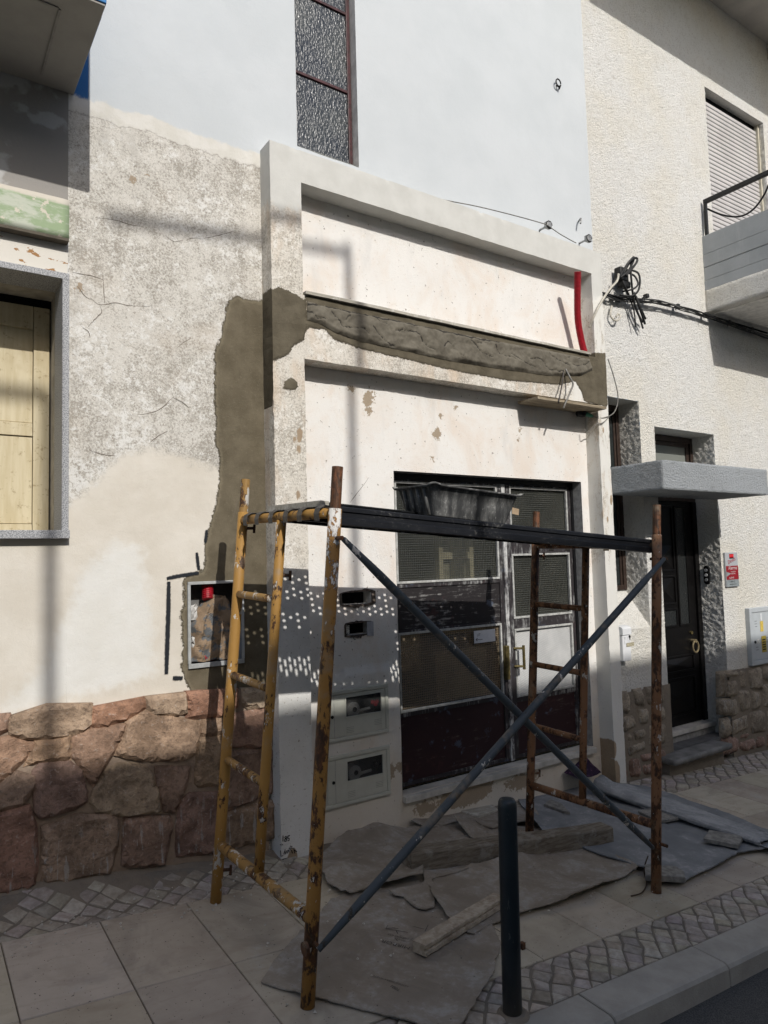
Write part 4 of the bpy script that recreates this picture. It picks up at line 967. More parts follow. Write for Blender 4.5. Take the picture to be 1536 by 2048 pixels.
obj('label', *boxg(X0+.18, X0+.275, .1015, .1035, gz0+.125, gz0+.305), m_simple('ochre_label', (.42, .32, .05), .5, .3, .15, 70, .05), gd)
for q in range(5): obj('print_line', *boxg(X0+.195, X0+.26, .101, .1014, gz0+.15+.027*q, gz0+.162+.027*q), M_INK, gd)
text('lettering', 'GÁS', .085, (X0+.155, .1025, gz1-.395), XA, ZA, m_simple('gas_lettering', (.22, .24, .25), .5), gd)
mb = MB(); mb.tube([(X0+.045, .105, gz1-.375), (X0+.045, .097, gz1-.375)], .016, 14); mb.out('lock', M_BLACK, gd)
obj('label', *boxg(X0+.08, X0+.135, .1015, .1035, gz1-.395, gz1-.345), m_simple('torn_label', (.62, .62, .60), .6, .3, .4, 110, .1), gd)
mb = MB()
for zz in (gz1-.15, gz1-.18, gz1-.21, gz0+.16, gz0+.19): mb.box(X0+.06, X0+.105, .1025, .1035, zz, zz+.006)
mb.out('louvre', m_simple('vent_dark', (.16, .17, .18), .6), gd)

# roller shutter and balcony on the upper floor
rs = thing('roller_shutter', (8.2, .24, 2.6)); rs.parent = rh; rs.location = rs.location-rh.location; ORG[rs.name] = Vector((8.2, .24, 2.6))
M_SLAT = m_simple('grey_shutter_slat', (.52, .50, .49), .5, .35, .06, 3, .05)
slat_me = None; zz = 2.70; i = 0
while zz < 5.24:
    h = .0475; P = [(.004, zz+.003), (-.004, zz+.006), (-.0065, zz+.018), (-.0065, zz+h-.012), (-.003, zz+h), (.006, zz+h)]
    if slat_me is None:
        V = [(x, .235+q[0], q[1]-zz) for x in (SHW[0]+.004, SHW[1]-.03) for q in P]; n = len(P)
        o = obj('slat', [Vector(v)+Vector((0, 0, zz)) for v in V], [(q, q+n, q+n+1, q+1) for q in range(n-1)]+[tuple(range(n)), tuple(range(2*n-1, n-1, -1))], M_SLAT, rs, fix=True); slat_me = o
    else:
        c = slat_me.copy(); COL.objects.link(c); c.parent = rs; c.location = slat_me.location+Vector((0, 0, zz-2.70))
    zz += .0535; i += 1
obj('guide', *boxg(SHW[1]-.028, SHW[1]-.004, .20, .25, 2.6, 5.338, .002), m_simple('cream_guide', (.60, .56, .45), .5), rs)
obj('back_board', *boxg(SHW[0], SHW[1], .25, .26, 2.6, 5.339), M_DARK, rs)
M_BALC = MT('grey_balcony_paint', rough=.55, spec=.35)
t = M_BALC; n = t.noise(3, 4, .6); b_ = t.mix(t.mr(n, .3, .7), (.33, .35, .36), (.39, .41, .42)); b_ = t.mix(t.m2('MULTIPLY', t.mr(t.noise(6, 5, .7, 0, t.vec((3, 3, .4))), .54, .68), .35), b_, (.48, .49, .495)); t.set(base=b_); t.bump(t.noise(18, 5, .7), .5, .006); M_BALC = t.m
BY = -.655
bp = thing('balcony', (7.3, .1, 2.63)); bp.parent = rh; bp.location = bp.location-rh.location; ORG[bp.name] = Vector((7.3, .1, 2.63))
z = [2.880, 2.99, 3.14, 3.285, 3.50]
mb = MB()
for q in range(4): mb.box(7.302+.003*(q % 2), 7.42, BY, .148, z[q]+(.002 if q else 0), z[q+1]-.002, .003)
mb.box(7.42, 13, BY+.004, BY+.12, 2.881, 3.499, .004)
mb.out('parapet', M_BALC, bp)
V, F = gridbox(7.300, 9.6, BY-.004, .149, 2.634, 2.879, .03, 0); V = [v+Vector((nz(v, 30), nz(v, 30, 3), nz(v, 30, 6)))*.005 for v in V]
obj('slab_edge', V, F, M_STUC, bp, True)
obj('soffit', *boxg(7.40, 9.6, BY+.10, .148, 2.622, 2.633), m_simple('white_soffit', (.70, .68, .64), .85), bp)
obj('slab_edge', *boxg(9.61, 13, BY-.004, .149, 2.634, 2.879), M_STUC, bp)
M_RAIL = m_simple('black_rail', (.016, .016, .016), .5, .4, .2, 20, .05)
obj('rail', *boxg(7.315, 7.355, BY-.0, .12, 3.865, 3.915, .006), M_RAIL, bp); obj('rail', *boxg(7.356, 13, BY, BY+.04, 3.865, 3.915, .006), M_RAIL, bp)
obj('post', *boxg(7.315, 7.345, .085, .118, 3.50, 3.864, .004), M_RAIL, bp)
wire('balcony_cable', [atX(1415, 418, 7.36), atX(1445, 430, 7.40), atX(1478, 433, 7.42), atX(1505, 420, 7.42), atX(1528, 390, 7.42), atX(1545, 350, 7.42)], .010, M_BLACK, 'black cable sagging in front of the roller shutter from the rail', 'cable')
# eaves
M_EAVE = m_simple('eave_render', (.62, .58, .53), .9, .2, .08, 3, .2)
obj('eave', *boxg(5.40, 16, -1.25, .30, 6.48, 6.72, .01), M_EAVE, rh)
obj('eave_beam', *boxg(9.05, 9.35, -1.2, .149, 6.26, 6.479, .01), M_EAVE, rh)
# ------------------------------------------------------------------ street: road, kerb, pavement
def on_ground(x, y, h=0.0): return Vector((x, y, G(x, y)+h))
t = MT('asphalt', rough=.92, spec=.2); n = t.noise(160, 3, .7)
t.set(base=t.mix(t.mr(n, .35, .68), (.055, .054, .053), (.135, .130, .124))); t.bump(n, .8, .006); t.bump(t.noise(12, 3), .3, .01); M_ASPH = t.m
V = []; F = []; xs = list(np.linspace(-30, 60, 61)); ys = [-60, -30, -12, -9.9, -7, -5, -3.5, -2.6, -2.2, -2.075, -1.9]
for y in ys:
    for x in xs: V.append((x, y, G(max(-4, min(x, 14)), -2.07)-.085*(x-max(-4, min(x, 14)))*.6 - .105 + .012*(y+2.07)*(1 if y > -6 else 0)-(.047 if y <= -6 else 0)))
nx = len(xs)
for j in range(len(ys)-1):
    for i in range(nx-1): a = j*nx+i; F.append((a, a+1, a+nx+1, a+nx))
road = obj('road', V, F, M_ASPH); tag(road, 'dark asphalt street along the kerb', kind='structure')
t = MT('joint_mortar', rough=.95, spec=.1); t.set(base=t.mix(t.noise(30, 5, .7), (.15, .13, .105), (.25, .225, .19))); t.bump(t.noise(90, 4, .7), .8, .008); M_JOINT = t.m
V = []; F = []; xs = list(np.linspace(-4, 14, 91)); ys = [-1.87, -1.6, -1.2, -.8, -.3, 0, .2, .5]
for y in ys:
    for x in xs: V.append((x, y, G(x, y)-.012))
nx = len(xs)
for j in range(len(ys)-1):
    for i in range(nx-1): a = j*nx+i; F.append((a, a+1, a+nx+1, a+nx))
pave = obj('pavement', V, F, M_JOINT); tag(pave, 'sloping pavement of concrete slabs between two strips of cobbles', kind='structure')
# slabs
t = MT('concrete_slab', rough=.85, spec=.25)
c = t.ocol(); s = t.noise(3, 5, .65, .3); d = t.noise(2.2, 4, .6, 1.5, t.vec((1, 3.2, 1), (0, 0, .5)))
b = t.mix(t.mr(s, .3, .7), (.375, .328, .270), (.465, .412, .345)); b = t.mix(t.m2('MULTIPLY', t.mr(d, .5, .7), .38), b, (.29, .24, .19))
b = t.mix(t.m2('MULTIPLY', t.mr(t.noise(4, 5, .7), .56, .72), .45), b, (.45, .44, .42)); b = t.mix(t.mr(t.noise(70, 2), .69, .72), b, (.10, .09, .08)); b = t.mix(t.m2('MULTIPLY', t.mr(t.noise(1.7, 5, .7, .5), .55, .68), .4), b, (.22, .195, .165)); b = t.mix(.85, b, t.mix(1.0, b, c, 'MULTIPLY'))
t.set(base=b); t.bump(t.noise(130, 3, .6), .3, .003); t.bump(s, .15, .01); M_SLAB = t.m
PX, PY0 = .4345, -.285
for i in range(-3, 26):
    for r in range(2):
        x0 = .402+PX*i; y1 = PY0-.655*r; y0 = y1-.655; g = .0022; bv = .004
        q = [(x0+g, y0+g), (x0+PX-g, y0+g), (x0+PX-g, y1-g), (x0+g, y1-g)]; tl = [R.uniform(-.0015, .0015) for _ in range(4)]; k = 1+R.uniform(-.16, .08)
        V = [Vector((x, y, G(x, y)-.03)) for x, y in q]+[Vector((x, y, G(x, y)-bv+h)) for (x, y), h in zip(q, tl)]
        m = [(x0+PX/2, (y0+y1)/2)]; qi = [(x+(m[0][0]-x)*.012, y+(m[0][1]-y)*.010) for x, y in q]
        V += [Vector((x, y, G(x, y)+h)) for (x, y), h in zip(qi, tl)]
        F = [(0, 1, 5, 4), (1, 2, 6, 5), (2, 3, 7, 6), (3, 0, 4, 7), (4, 5, 9, 8), (5, 6, 10, 9), (6, 7, 11, 10), (7, 4, 8, 11), (8, 9, 10, 11)]
        obj('paving_slab', V, F, M_SLAB, pave, color=(k, k*R.uniform(.97, 1.02), k*R.uniform(.93, 1.03)))
# cobbles
t = MT('limestone_cobble', rough=.75, spec=.3); c = t.ocol(); n = t.noise(22, 5, .65)
t.set(base=t.mix(1.0, t.mix(t.mr(n, .3, .72), (.30, .27, .235), (.46, .43, .39)), c, 'MULTIPLY')); t.bump(n, .5, .008); t.bump(t.noise(90, 3), .4, .003); M_COB = t.m
def clip(poly, axis, lim, keep_less):
    o = []
    for i in range(len(poly)):
        a, b = poly[i], poly[(i+1) % len(poly)]; ia = (a[axis] <= lim) == keep_less; ib = (b[axis] <= lim) == keep_less
        if ia: o.append(a)
        if ia != ib:
            f = (lim-a[axis])/(b[axis]-a[axis]); o.append((a[0]+f*(b[0]-a[0]), a[1]+f*(b[1]-a[1])))
    return o
def area(p): return abs(sum(p[i][0]*p[(i+1) % len(p)][1]-p[(i+1) % len(p)][0]*p[i][1] for i in range(len(p))))/2
def ramp(x, y): return .055*max(0, min(1, (y+.13)/.2))*max(.25, min(1, (2.0-x)/1.2)) if x < 2.1 else 0.0
def cobbles(owner, x0, x1, y0, y1, s, ang, gap, hmax=.008, lost=None, limit=300):
    out = []; ca, sa = math.cos(ang), math.sin(ang); n = int((x1-x0+y1-y0)/s)+6; cx, cy = (x0+x1)/2, (y0+y1)/2
    J = {}
    def node(i, j):
        if (i, j) not in J:
            u, v = i*s, j*s*1.06; J[(i, j)] = (cx+u*ca-v*sa+R.uniform(-.14, .14)*s, cy+u*sa+v*ca+R.uniform(-.14, .14)*s)
        return J[(i, j)]
    for i in range(-n, n):
        for j in range(-n, n):
            p = [node(i, j), node(i+1, j), node(i+1, j+1), node(i, j+1)]
            if max(q[0] for q in p) < x0 or min(q[0] for q in p) > x1 or max(q[1] for q in p) < y0 or min(q[1] for q in p) > y1: continue
            for ax, lim, ls in ((0, x0, False), (0, x1, True), (1, y0, False), (1, y1, True)):
                if len(p) > 2: p = clip(p, ax, lim, ls)
            if len(p) < 3 or area(p) < s*s*.12: continue
            m = (sum(q[0] for q in p)/len(p), sum(q[1] for q in p)/len(p))
            if lost and lost(m): continue
            out.append((m, p))
    out.sort(key=lambda e: (e[0][0]-.0)**2+(e[0][1]-CAMY)**2)
    rest = MB()
    for k, (m, p) in enumerate(out):
        f = 1-gap/(s*.5); h = R.uniform(-.003, hmax*.8); tx, ty = R.uniform(-.06, .06), R.uniform(-.06, .06)
        a = [(m[0]+(q[0]-m[0])*f, m[1]+(q[1]-m[1])*f) for q in p]; b = [(m[0]+(q[0]-m[0])*f*.82, m[1]+(q[1]-m[1])*f*.82) for q in p]; c = [(m[0]+(q[0]-m[0])*f*.45, m[1]+(q[1]-m[1])*f*.45) for q in p]
        ro = R.gauss(0, .07); rs = R.uniform(.94, 1.05); cr_, sr_ = math.cos(ro)*rs, math.sin(ro)*rs; rt = lambda Q: [(m[0]+(q[0]-m[0])*cr_-(q[1]-m[1])*sr_, m[1]+(q[0]-m[0])*sr_+(q[1]-m[1])*cr_) for q in Q]
        if len(p) == 4: a, b, c = rt(a), rt(b), rt(c)
        L = len(p); hz = lambda q, o: Vector((q[0], q[1], G(*q)+ramp(*q)+o+(q[0]-m[0])*tx+(q[1]-m[1])*ty))
        V = [hz(q, -.02) for q in a]+[hz(q, h-.006) for q in a]+[hz(q, h) for q in b]+[hz(q, h+.0015) for q in c]
        F = [(l*L+i, l*L+(i+1) % L, (l+1)*L+(i+1) % L, (l+1)*L+i) for l in range(3) for i in range(L)]+[tuple(range(3*L, 4*L))]
        k_ = R.uniform(.72, 1.12)
        if k < limit: obj('cobble', V, F, M_COB, owner, color=(k_, k_*R.uniform(.93, 1.0), k_*R.uniform(.86, 1.0)))
        else: rest.add(V, F)
    if rest.V: rest.out('far_cobbles', M_COB, owner, kind='stuff', color=(.9, .88, .84))
V = [on_ground(x, y, -.0055) for y in (-1.862, -1.598) for x in np.linspace(-4, 14, 60)]
ks = obj('cobble_strip', V, [(i, i+1, i+61, i+60) for i in range(59)], M_JOINT); tag(ks, 'strip of diamond laid cobbles between slabs and kerb', kind='structure')
cobbles(ks, -.3, 6.3, -1.862, -1.600, .082, math.radians(42), .0048)
V = [on_ground(x, y, ramp(x, y)-.0045) for y in (-.287, -.13, -.06, .0, .07, .16) for x in np.linspace(-4, 14, 60)]
ws = obj('wall_cobble_strip', V, [(k*60+i, k*60+i+1, k*60+i+61, k*60+i+60) for k in range(5) for i in range(59)], M_JOINT); tag(ws, 'strip of worn cobbles along the foot of the houses', kind='structure')
cobbles(ws, -.3, 1.95, -.287, .095, .092, math.radians(42), .0045, .006, lambda m: m[1] > -.02 and nz((m[0], m[1], 0), 5) > .05 or (m[1] > .05 and R.random() < .5))
cobbles(ws, 1.951, 2.75, -.287, -.005, .092, math.radians(42), .0045, .006)
cobbles(ws, 5.2, 8.6, -.287, .11, .095, math.radians(38), .005, .006)
# kerb
t = MT('kerb_concrete', rough=.85, spec=.25); n = t.noise(5, 5, .65)
t.set(base=t.mix(t.mr(n, .3, .7), (.31, .29, .255), (.40, .375, .335))); t.bump(t.noise(110, 3, .6), .5, .004); M_KERB = t.m
kb = obj('kerb', [Vector((x, y, G(x, y)-.03)) for y in (-2.05, -1.868) for x in np.linspace(-4, 14, 60)], [(i, i+1, i+61, i+60) for i in range(59)], M_JOINT); tag(kb, 'concrete kerb of long blocks beside the road', kind='structure')
for i in range(-5, 12):
    x0 = 3.363+.86*i+.003; x1 = x0+.854; prof = [(-1.866, -.2), (-1.866, -.004), (-1.870, 0), (-2.035, 0), (-2.052, -.006), (-2.063, -.02), (-2.072, -.21)]
    V = []; n = len(prof); dz = R.uniform(-.002, .002)
    for x in (x0, x0+.004, x1-.004, x1):
        e = .004 if x in (x0, x1) else 0
        V += [Vector((x, y+(e if y < -1.9 else 0), G(x, -1.95)+(y+1.95)*.03+z_+dz-e*(z_ > -.1))) for y, z_ in prof]
    F = [(k*n+j, k*n+j+1, (k+1)*n+j+1, (k+1)*n+j) for k in range(3) for j in range(n-1)]+[tuple(range(n)), tuple(range(4*n-1, 3*n-1, -1))]
    obj('kerb_stone', V, F, M_KERB, kb, fix=True)

# ------------------------------------------------------------------ stone plinths
t = MT('red_sandstone', rough=.85, spec=.2); c = t.ocol(); n = t.noise(7, 6, .68, .3); f = t.noise(40, 5, .7)
b = t.mix(t.mr(n, .32, .68), (.55, .52, .50), (1.15, 1.12, 1.1)); b = t.mix(1.0, c, b, 'MULTIPLY')
b = t.mix(t.m2('MULTIPLY', t.mr(f, .58, .70), .4), b, (.56, .50, .45)); z = t.xyz()[2]
b = t.mix(t.m2('MULTIPLY', t.m2('MULTIPLY', t.mr(t.noise(16, 4, .6, 0, t.vec((2.5, 2.5, .35))), .585, .62), t.mr(z, .6, .35)), .5), b, (.42, .43, .42))
b = t.mix(t.m2('MULTIPLY', t.mr(f, .48, .36), .45), b, (.10, .075, .06))
t.set(base=b); t.bump(n, .9, .03); t.bump(f, .9, .012); M_STONE = t.m
t = MT('earth_mortar', rough=.95, spec=.1); n = t.noise(12, 5, .7); t.set(base=t.mix(n, (.20, .15, .115), (.37, .29, .225))); t.bump(n, .8, .02); t.bump(t.noise(70, 3), .5, .005); M_EARTH = t.m
t = MT('grey_mortar', rough=.95, spec=.1); n = t.noise(12, 5, .7); t.set(base=t.mix(n, (.17, .14, .11), (.27, .235, .19))); t.bump(n, .8, .02); M_GMORT = t.m
def stone(owner, poly, y, dep, step, color, rough=1.0, mat=None, bevel=.035, grow=0.0):
    poly = [tuple(p) for p in poly]
    if grow:
        gx = sum(p[0] for p in poly)/len(poly); gy = sum(p[1] for p in poly)/len(poly)
        poly = [(p[0]+(p[0]-gx)/max(.02, math.hypot(p[0]-gx, p[1]-gy))*grow, p[1]+(p[1]-gy)/max(.02, math.hypot(p[0]-gx, p[1]-gy))*grow) for p in poly]
    if sum(poly[i][0]*poly[(i+1) % len(poly)][1]-poly[(i+1) % len(poly)][0]*poly[i][1] for i in range(len(poly))) < 0: poly = poly[::-1]
    v, f, d = fill(poly, step); o = R.uniform(0, 99); n = len(v); hx, hz = R.uniform(-.15, .15), R.uniform(-.15, .15)
    cx = sum(p[0] for p in poly)/len(poly); cz = sum(p[1] for p in poly)/len(poly)
    V = []
    for p, dd in zip(v, d):
        e = min(1, dd/bevel); prof = math.sqrt(1-(1-e)**2)
        fr = noise.voronoi(Vector((p.x*7+o, p.y*9, 0)))[0]
        h = dep*(.15+.85*prof)+(fbm((p.x, o, p.y), 5, o, 3)*.011+(fr[1]-fr[0])*.014*e)*rough+(p.x-cx)*hx*.3+(p.y-cz)*hz*.3
        j = Vector((nz((p.x, o, p.y), 25), nz((p.x, o, p.y), 25, 7)))*.006
        V.append((p.x+j.x, y-h, p.y+j.y))
    for p in v: V.append((p.x, y+.03, p.y))
    E = border(f); F = list(f)+[(b, a, a+n, b+n) for a, b in E]
    obj('stone', V, F, mat or M_STONE, owner, rough < .7, color=color)
Z7 = lambda pts, y=.09, ox=0, oy=1380, s=2.8444: [((p := atY(ox+a/s, oy+b/s, y)).x, p.z) for a, b in pts]
pl = thing('stone_plinth', (1.2, .12, -1.75), 'red sandstone rubble plinth of big uneven blocks left of the surround', 'stone plinth')
LS = [([(-80, 180), (0, 160), (55, 150), (60, 185), (50, 225), (0, 250), (-70, 275)], (.42, .27, .21)), ([(66, 160), (280, 97), (522, 87), (526, 130), (522, 208), (430, 256), (330, 268), (200, 280), (70, 265)], (.50, .38, .28)),
 ([(540, 105), (825, 50), (832, 110), (770, 148), (640, 203), (530, 222)], (.46, .235, .155)), ([(842, 48), (1062, 22), (1065, 135), (960, 148), (890, 138), (843, 110)], (.56, .43, .32)),
 ([(1074, 18), (1350, 0), (1355, 100), (1250, 150), (1110, 166), (1074, 158)], (.42, .20, .14)), ([(1392, 0), (1560, -8), (1560, 92), (1430, 106), (1397, 80)], (.54, .45, .34)),
 ([(-90, 310), (0, 290), (60, 274), (203, 302), (203, 345), (100, 438), (0, 530), (-90, 560)], (.45, .28, .20)), ([(213, 303), (400, 268), (402, 370), (398, 408), (240, 413), (155, 436)], (.47, .32, .215)),
 ([(405, 282), (520, 234), (716, 200), (698, 260), (658, 338), (600, 438), (535, 545), (492, 478), (418, 370)], (.37, .235, .175)), ([(727, 192), (840, 125), (960, 160), (1138, 184), (1143, 260), (1108, 378), (1050, 398), (880, 398), (740, 388), (668, 373), (704, 290)], (.48, .34, .245)),
 ([(1147, 178), (1280, 163), (1262, 258), (1150, 272)], (.43, .30, .21)), ([(1292, 153), (1500, 113), (1560, 122), (1560, 330), (1292, 328)], (.30, .17, .14)),
 ([(-90, 575), (0, 543), (95, 478), (188, 502), (188, 560), (120, 658), (0, 698), (-90, 720)], (.29, .215, .18)), ([(197, 475), (240, 427), (400, 422), (458, 470), (492, 580), (492, 640), (420, 680), (240, 728), (208, 690)], (.265, .175, .17)),
 ([(528, 640), (552, 560), (612, 470), (680, 432), (788, 432), (868, 480), (902, 590), (917, 700), (700, 716), (562, 693)], (.43, .36, .27)), ([(893, 448), (1082, 448), (1058, 560), (998, 698), (932, 688), (903, 560)], (.27, .185, .155)),
 ([(1137, 287), (1262, 272), (1262, 540), (1117, 553)], (.36, .265, .18)), ([(1272, 362), (1500, 345), (1560, 345), (1560, 590), (1282, 698), (1270, 640)], (.29, .195, .165)),
 ([(-90, 740), (0, 713), (170, 672), (204, 780), (213, 1000), (198, 1108), (150, 1138), (0, 1168), (-90, 1190)], (.30, .155, .135)), ([(248, 790), (440, 722), (658, 722), (677, 760), (667, 900), (627, 1048), (420, 1083), (252, 1108)], (.335, .255, .205)),
 ([(717, 742), (988, 722), (983, 800), (938, 990), (830, 1008), (708, 998)], (.285, .19, .165)), ([(1037, 642), (1090, 602), (1245, 592), (1245, 935), (1012, 950), (1022, 750)], (.265, .16, .15)), ([(1262, 715), (1536, 642), (1560, 640), (1560, 840), (1380, 890), (1264, 912)], (.34, .25, .185))]
for pts, c in LS: stone(pl, Z7(pts), .118, .030, .025, tuple((q*.62+w_*.38)*.90 for q, w_ in zip(c, (.40, .29, .195))), 1.0, bevel=.011, grow=.015)
def filler(own, x0, x1, ztop, rows, w, y, dep, cols, rgh, bev):
    nc = max(1, int((x1-x0)/w)); N = {}
    for i in range(nc+1):
        for j in range(rows+1):
            xx = x0+(x1-x0)*i/nc+(R.uniform(-.2, .2)*w if 0 < i < nc else 0); zb_ = G(xx, .1)-.03; N[(i, j)] = (xx, ztop+(zb_-ztop)*j/rows+(R.uniform(-.04, .04) if 0 < j < rows else 0))
    for i in range(nc):
        for j in range(rows):
            P = [N[(i, j)], N[(i+1, j)], N[(i+1, j+1)], N[(i, j+1)]]; cx = sum(p[0] for p in P)/4; cz = sum(p[1] for p in P)/4
            stone(own, [(p[0]+(cx-p[0])*.06, p[1]+(cz-p[1])*.07) for p in P], y, dep, .04, tuple(q*R.uniform(.85, 1.1) for q in R.choice(cols)), rgh, bevel=bev)
filler(pl, -3.1, .19, -.765, 3, .42, .118, .030, [(.40, .27, .19), (.36, .25, .18), (.31, .20, .16)], 1.0, .012)
V = []; F = []
xs = np.arange(-3.1, 1.98, .045); zs = list(np.arange(-1.95, -.74, .045))
for zz in zs:
    for x in xs: V.append((x, .122+.008*fbm((x, 0, zz), 9, 3), min(zz, -.752+.012*nz((x, 0, 0), 7)+.0)))
nx = len(xs)
for j in range(len(zs)-1):
    for i in range(nx-1): a = j*nx+i; F.append((a, a+1, a+nx+1, a+nx))
obj('mortar', V, F, M_EARTH, pl, True)
V = []; F = []; prof = [(.12, .080), (.085, .054), (.05, .048), (-.01, .032), (-.07, .013), (-.12, -.016)]
xs = np.arange(-3.1, 2.0, .04)
for x in xs:
    k = max(.25, 1-max(0, x-.9)*.55)
    for (y, h) in prof: yy = y+.02*nz((x, y, 0), 6); V.append((x, yy, G(x, yy)+h*max(.3, min(1, (2.0-x)/1.2))-.003+.011*nz((x, y, 3), 8)+.005*nz((x, yy, 1), 26)))
n = len(prof)
for i in range(len(xs)-1):
    for j in range(n-1): a = i*n+j; F.append((a, a+1, a+n+1, a+n))
obj('mortar_fillet', V, F, M_GMORT, pl, True)

Z8 = lambda pts, y=.10: Z7(pts, y, 1220, 1320, 4.861)
RS1 = [[(92, 318), (205, 305), (225, 400), (220, 535), (92, 528)], [(250, 290), (340, 275), (362, 370), (360, 455), (262, 465)], [(368, 270), (545, 240), (550, 330), (553, 430), (400, 450), (375, 400)], [(112, 560), (260, 530), (280, 640), (270, 665), (160, 715), (125, 640)], [(285, 480), (400, 465), (400, 620), (310, 645)], [(412, 470), (550, 440), (563, 540), (530, 605), (420, 600)], [(180, 715), (230, 700), (240, 800), (190, 820)], [(245, 690), (380, 660), (380, 760), (265, 790)], [(400, 640), (555, 610), (573, 700), (558, 820), (400, 860)], [(185, 840), (370, 780), (370, 880), (200, 955)], [(120, 740), (165, 740), (185, 1000), (130, 1050)]]
RS2 = [[(205, 960), (310, 950), (330, 1100), (300, 1150), (210, 1160)], [(320, 930), (460, 890), (460, 990), (335, 1000)], [(335, 1020), (460, 1000), (460, 1120), (340, 1130)], [(465, 880), (555, 850), (585, 1000), (570, 1090), (480, 1090)], [(130, 1060), (195, 1050), (200, 1165), (140, 1190)], [(600, 1000), (720, 985), (725, 1050), (605, 1055)]]
RS3 = [[(1092, 120), (1145, 110), (1160, 230), (1145, 360), (1095, 370)], [(1155, 110), (1265, 95), (1268, 165), (1160, 185)], [(1275, 95), (1345, 85), (1340, 270), (1290, 280)], [(1360, 85), (1490, 60), (1500, 290), (1385, 290), (1355, 150)], [(1500, 60), (1600, 50), (1600, 205), (1505, 210)], [(1165, 205), (1245, 195), (1262, 250), (1255, 365), (1165, 365)], [(1275, 295), (1370, 290), (1388, 370), (1375, 490), (1290, 525), (1270, 400)], [(1395, 300), (1480, 295), (1490, 470), (1400, 490)], [(1500, 230), (1600, 220), (1600, 470), (1505, 460)], [(1092, 385), (1255, 370), (1270, 480), (1265, 560), (1100, 540)], [(1125, 580), (1185, 560), (1205, 640), (1200, 740), (1130, 770)], [(1215, 590), (1350, 530), (1365, 690), (1215, 740)], [(1370, 510), (1510, 480), (1536, 700), (1390, 740)], [(1545, 490), (1640, 470), (1650, 680), (1550, 700)]]
RS4 = [[(1130, 770), (1265, 745), (1280, 890), (1180, 935), (1135, 930)], [(1275, 720), (1370, 710), (1375, 770), (1285, 780)], [(1275, 800), (1430, 760), (1440, 870), (1340, 900), (1280, 880)], [(1440, 750), (1520, 740), (1536, 860), (1445, 870)], [(1540, 720), (1640, 710), (1640, 850), (1545, 860)]]
RS5 = [[(730, 980), (815, 955), (825, 1030), (740, 1030)], [(835, 955), (910, 930), (915, 985), (840, 1000)], [(925, 910), (965, 900), (970, 960), (930, 965)], [(975, 895), (1050, 880), (1055, 935), (980, 945)], [(1065, 870), (1120, 855), (1130, 930), (1070, 930)]]
rp = thing('stone_plinth', (5.8, .12, -2.1), 'grey brown stone plinth between the surround and the black door', 'stone plinth')
rq = thing('stone_plinth', (7.8, .12, -2.2), 'grey brown stone plinth below the gas cabinet, right of the step', 'stone plinth')
def gcol(red=False): k = R.uniform(.85, 1.1); return (.34*k, .235*k, .19*k) if red else (.335*k, .295*k, .235*k)
for own, lst, red in ((rp, RS1, 0), (rp, RS2, 1), (rq, RS3, 0), (rq, RS4, 1)):
    for p in lst: stone(own, Z8(p), .148, .045, .030, gcol(red), .55, bevel=.04)
for p in RS5: stone(rp, Z8(p, -.01), .04, .045, .03, gcol(), .5)
filler(rq, 8.45, 11.6, PLT-.02, 5, .22, .148, .045, [(.335, .295, .235), (.30, .26, .21)], .55, .04)
for own, x0, x1 in ((rp, 5.30, 6.24), (rq, 7.29, 11.7)):
    zt = PLT-.01; V = []; F = []; xs = np.linspace(x0, x1, 30); zs = np.linspace(-2.7, zt, 24)
    for zz in zs:
        for x in xs: V.append((x, .128+.006*nz((x, 0, zz), 11), zz))
    for j in range(23):
        for i in range(29): a = j*30+i; F.append((a, a+1, a+31, a+30))
    obj('mortar', V, F, M_GMORT, own, True)
obj('step_base', *boxg(6.02, 6.94, .03, .145, -2.4, -1.997), M_GMORT, rp)
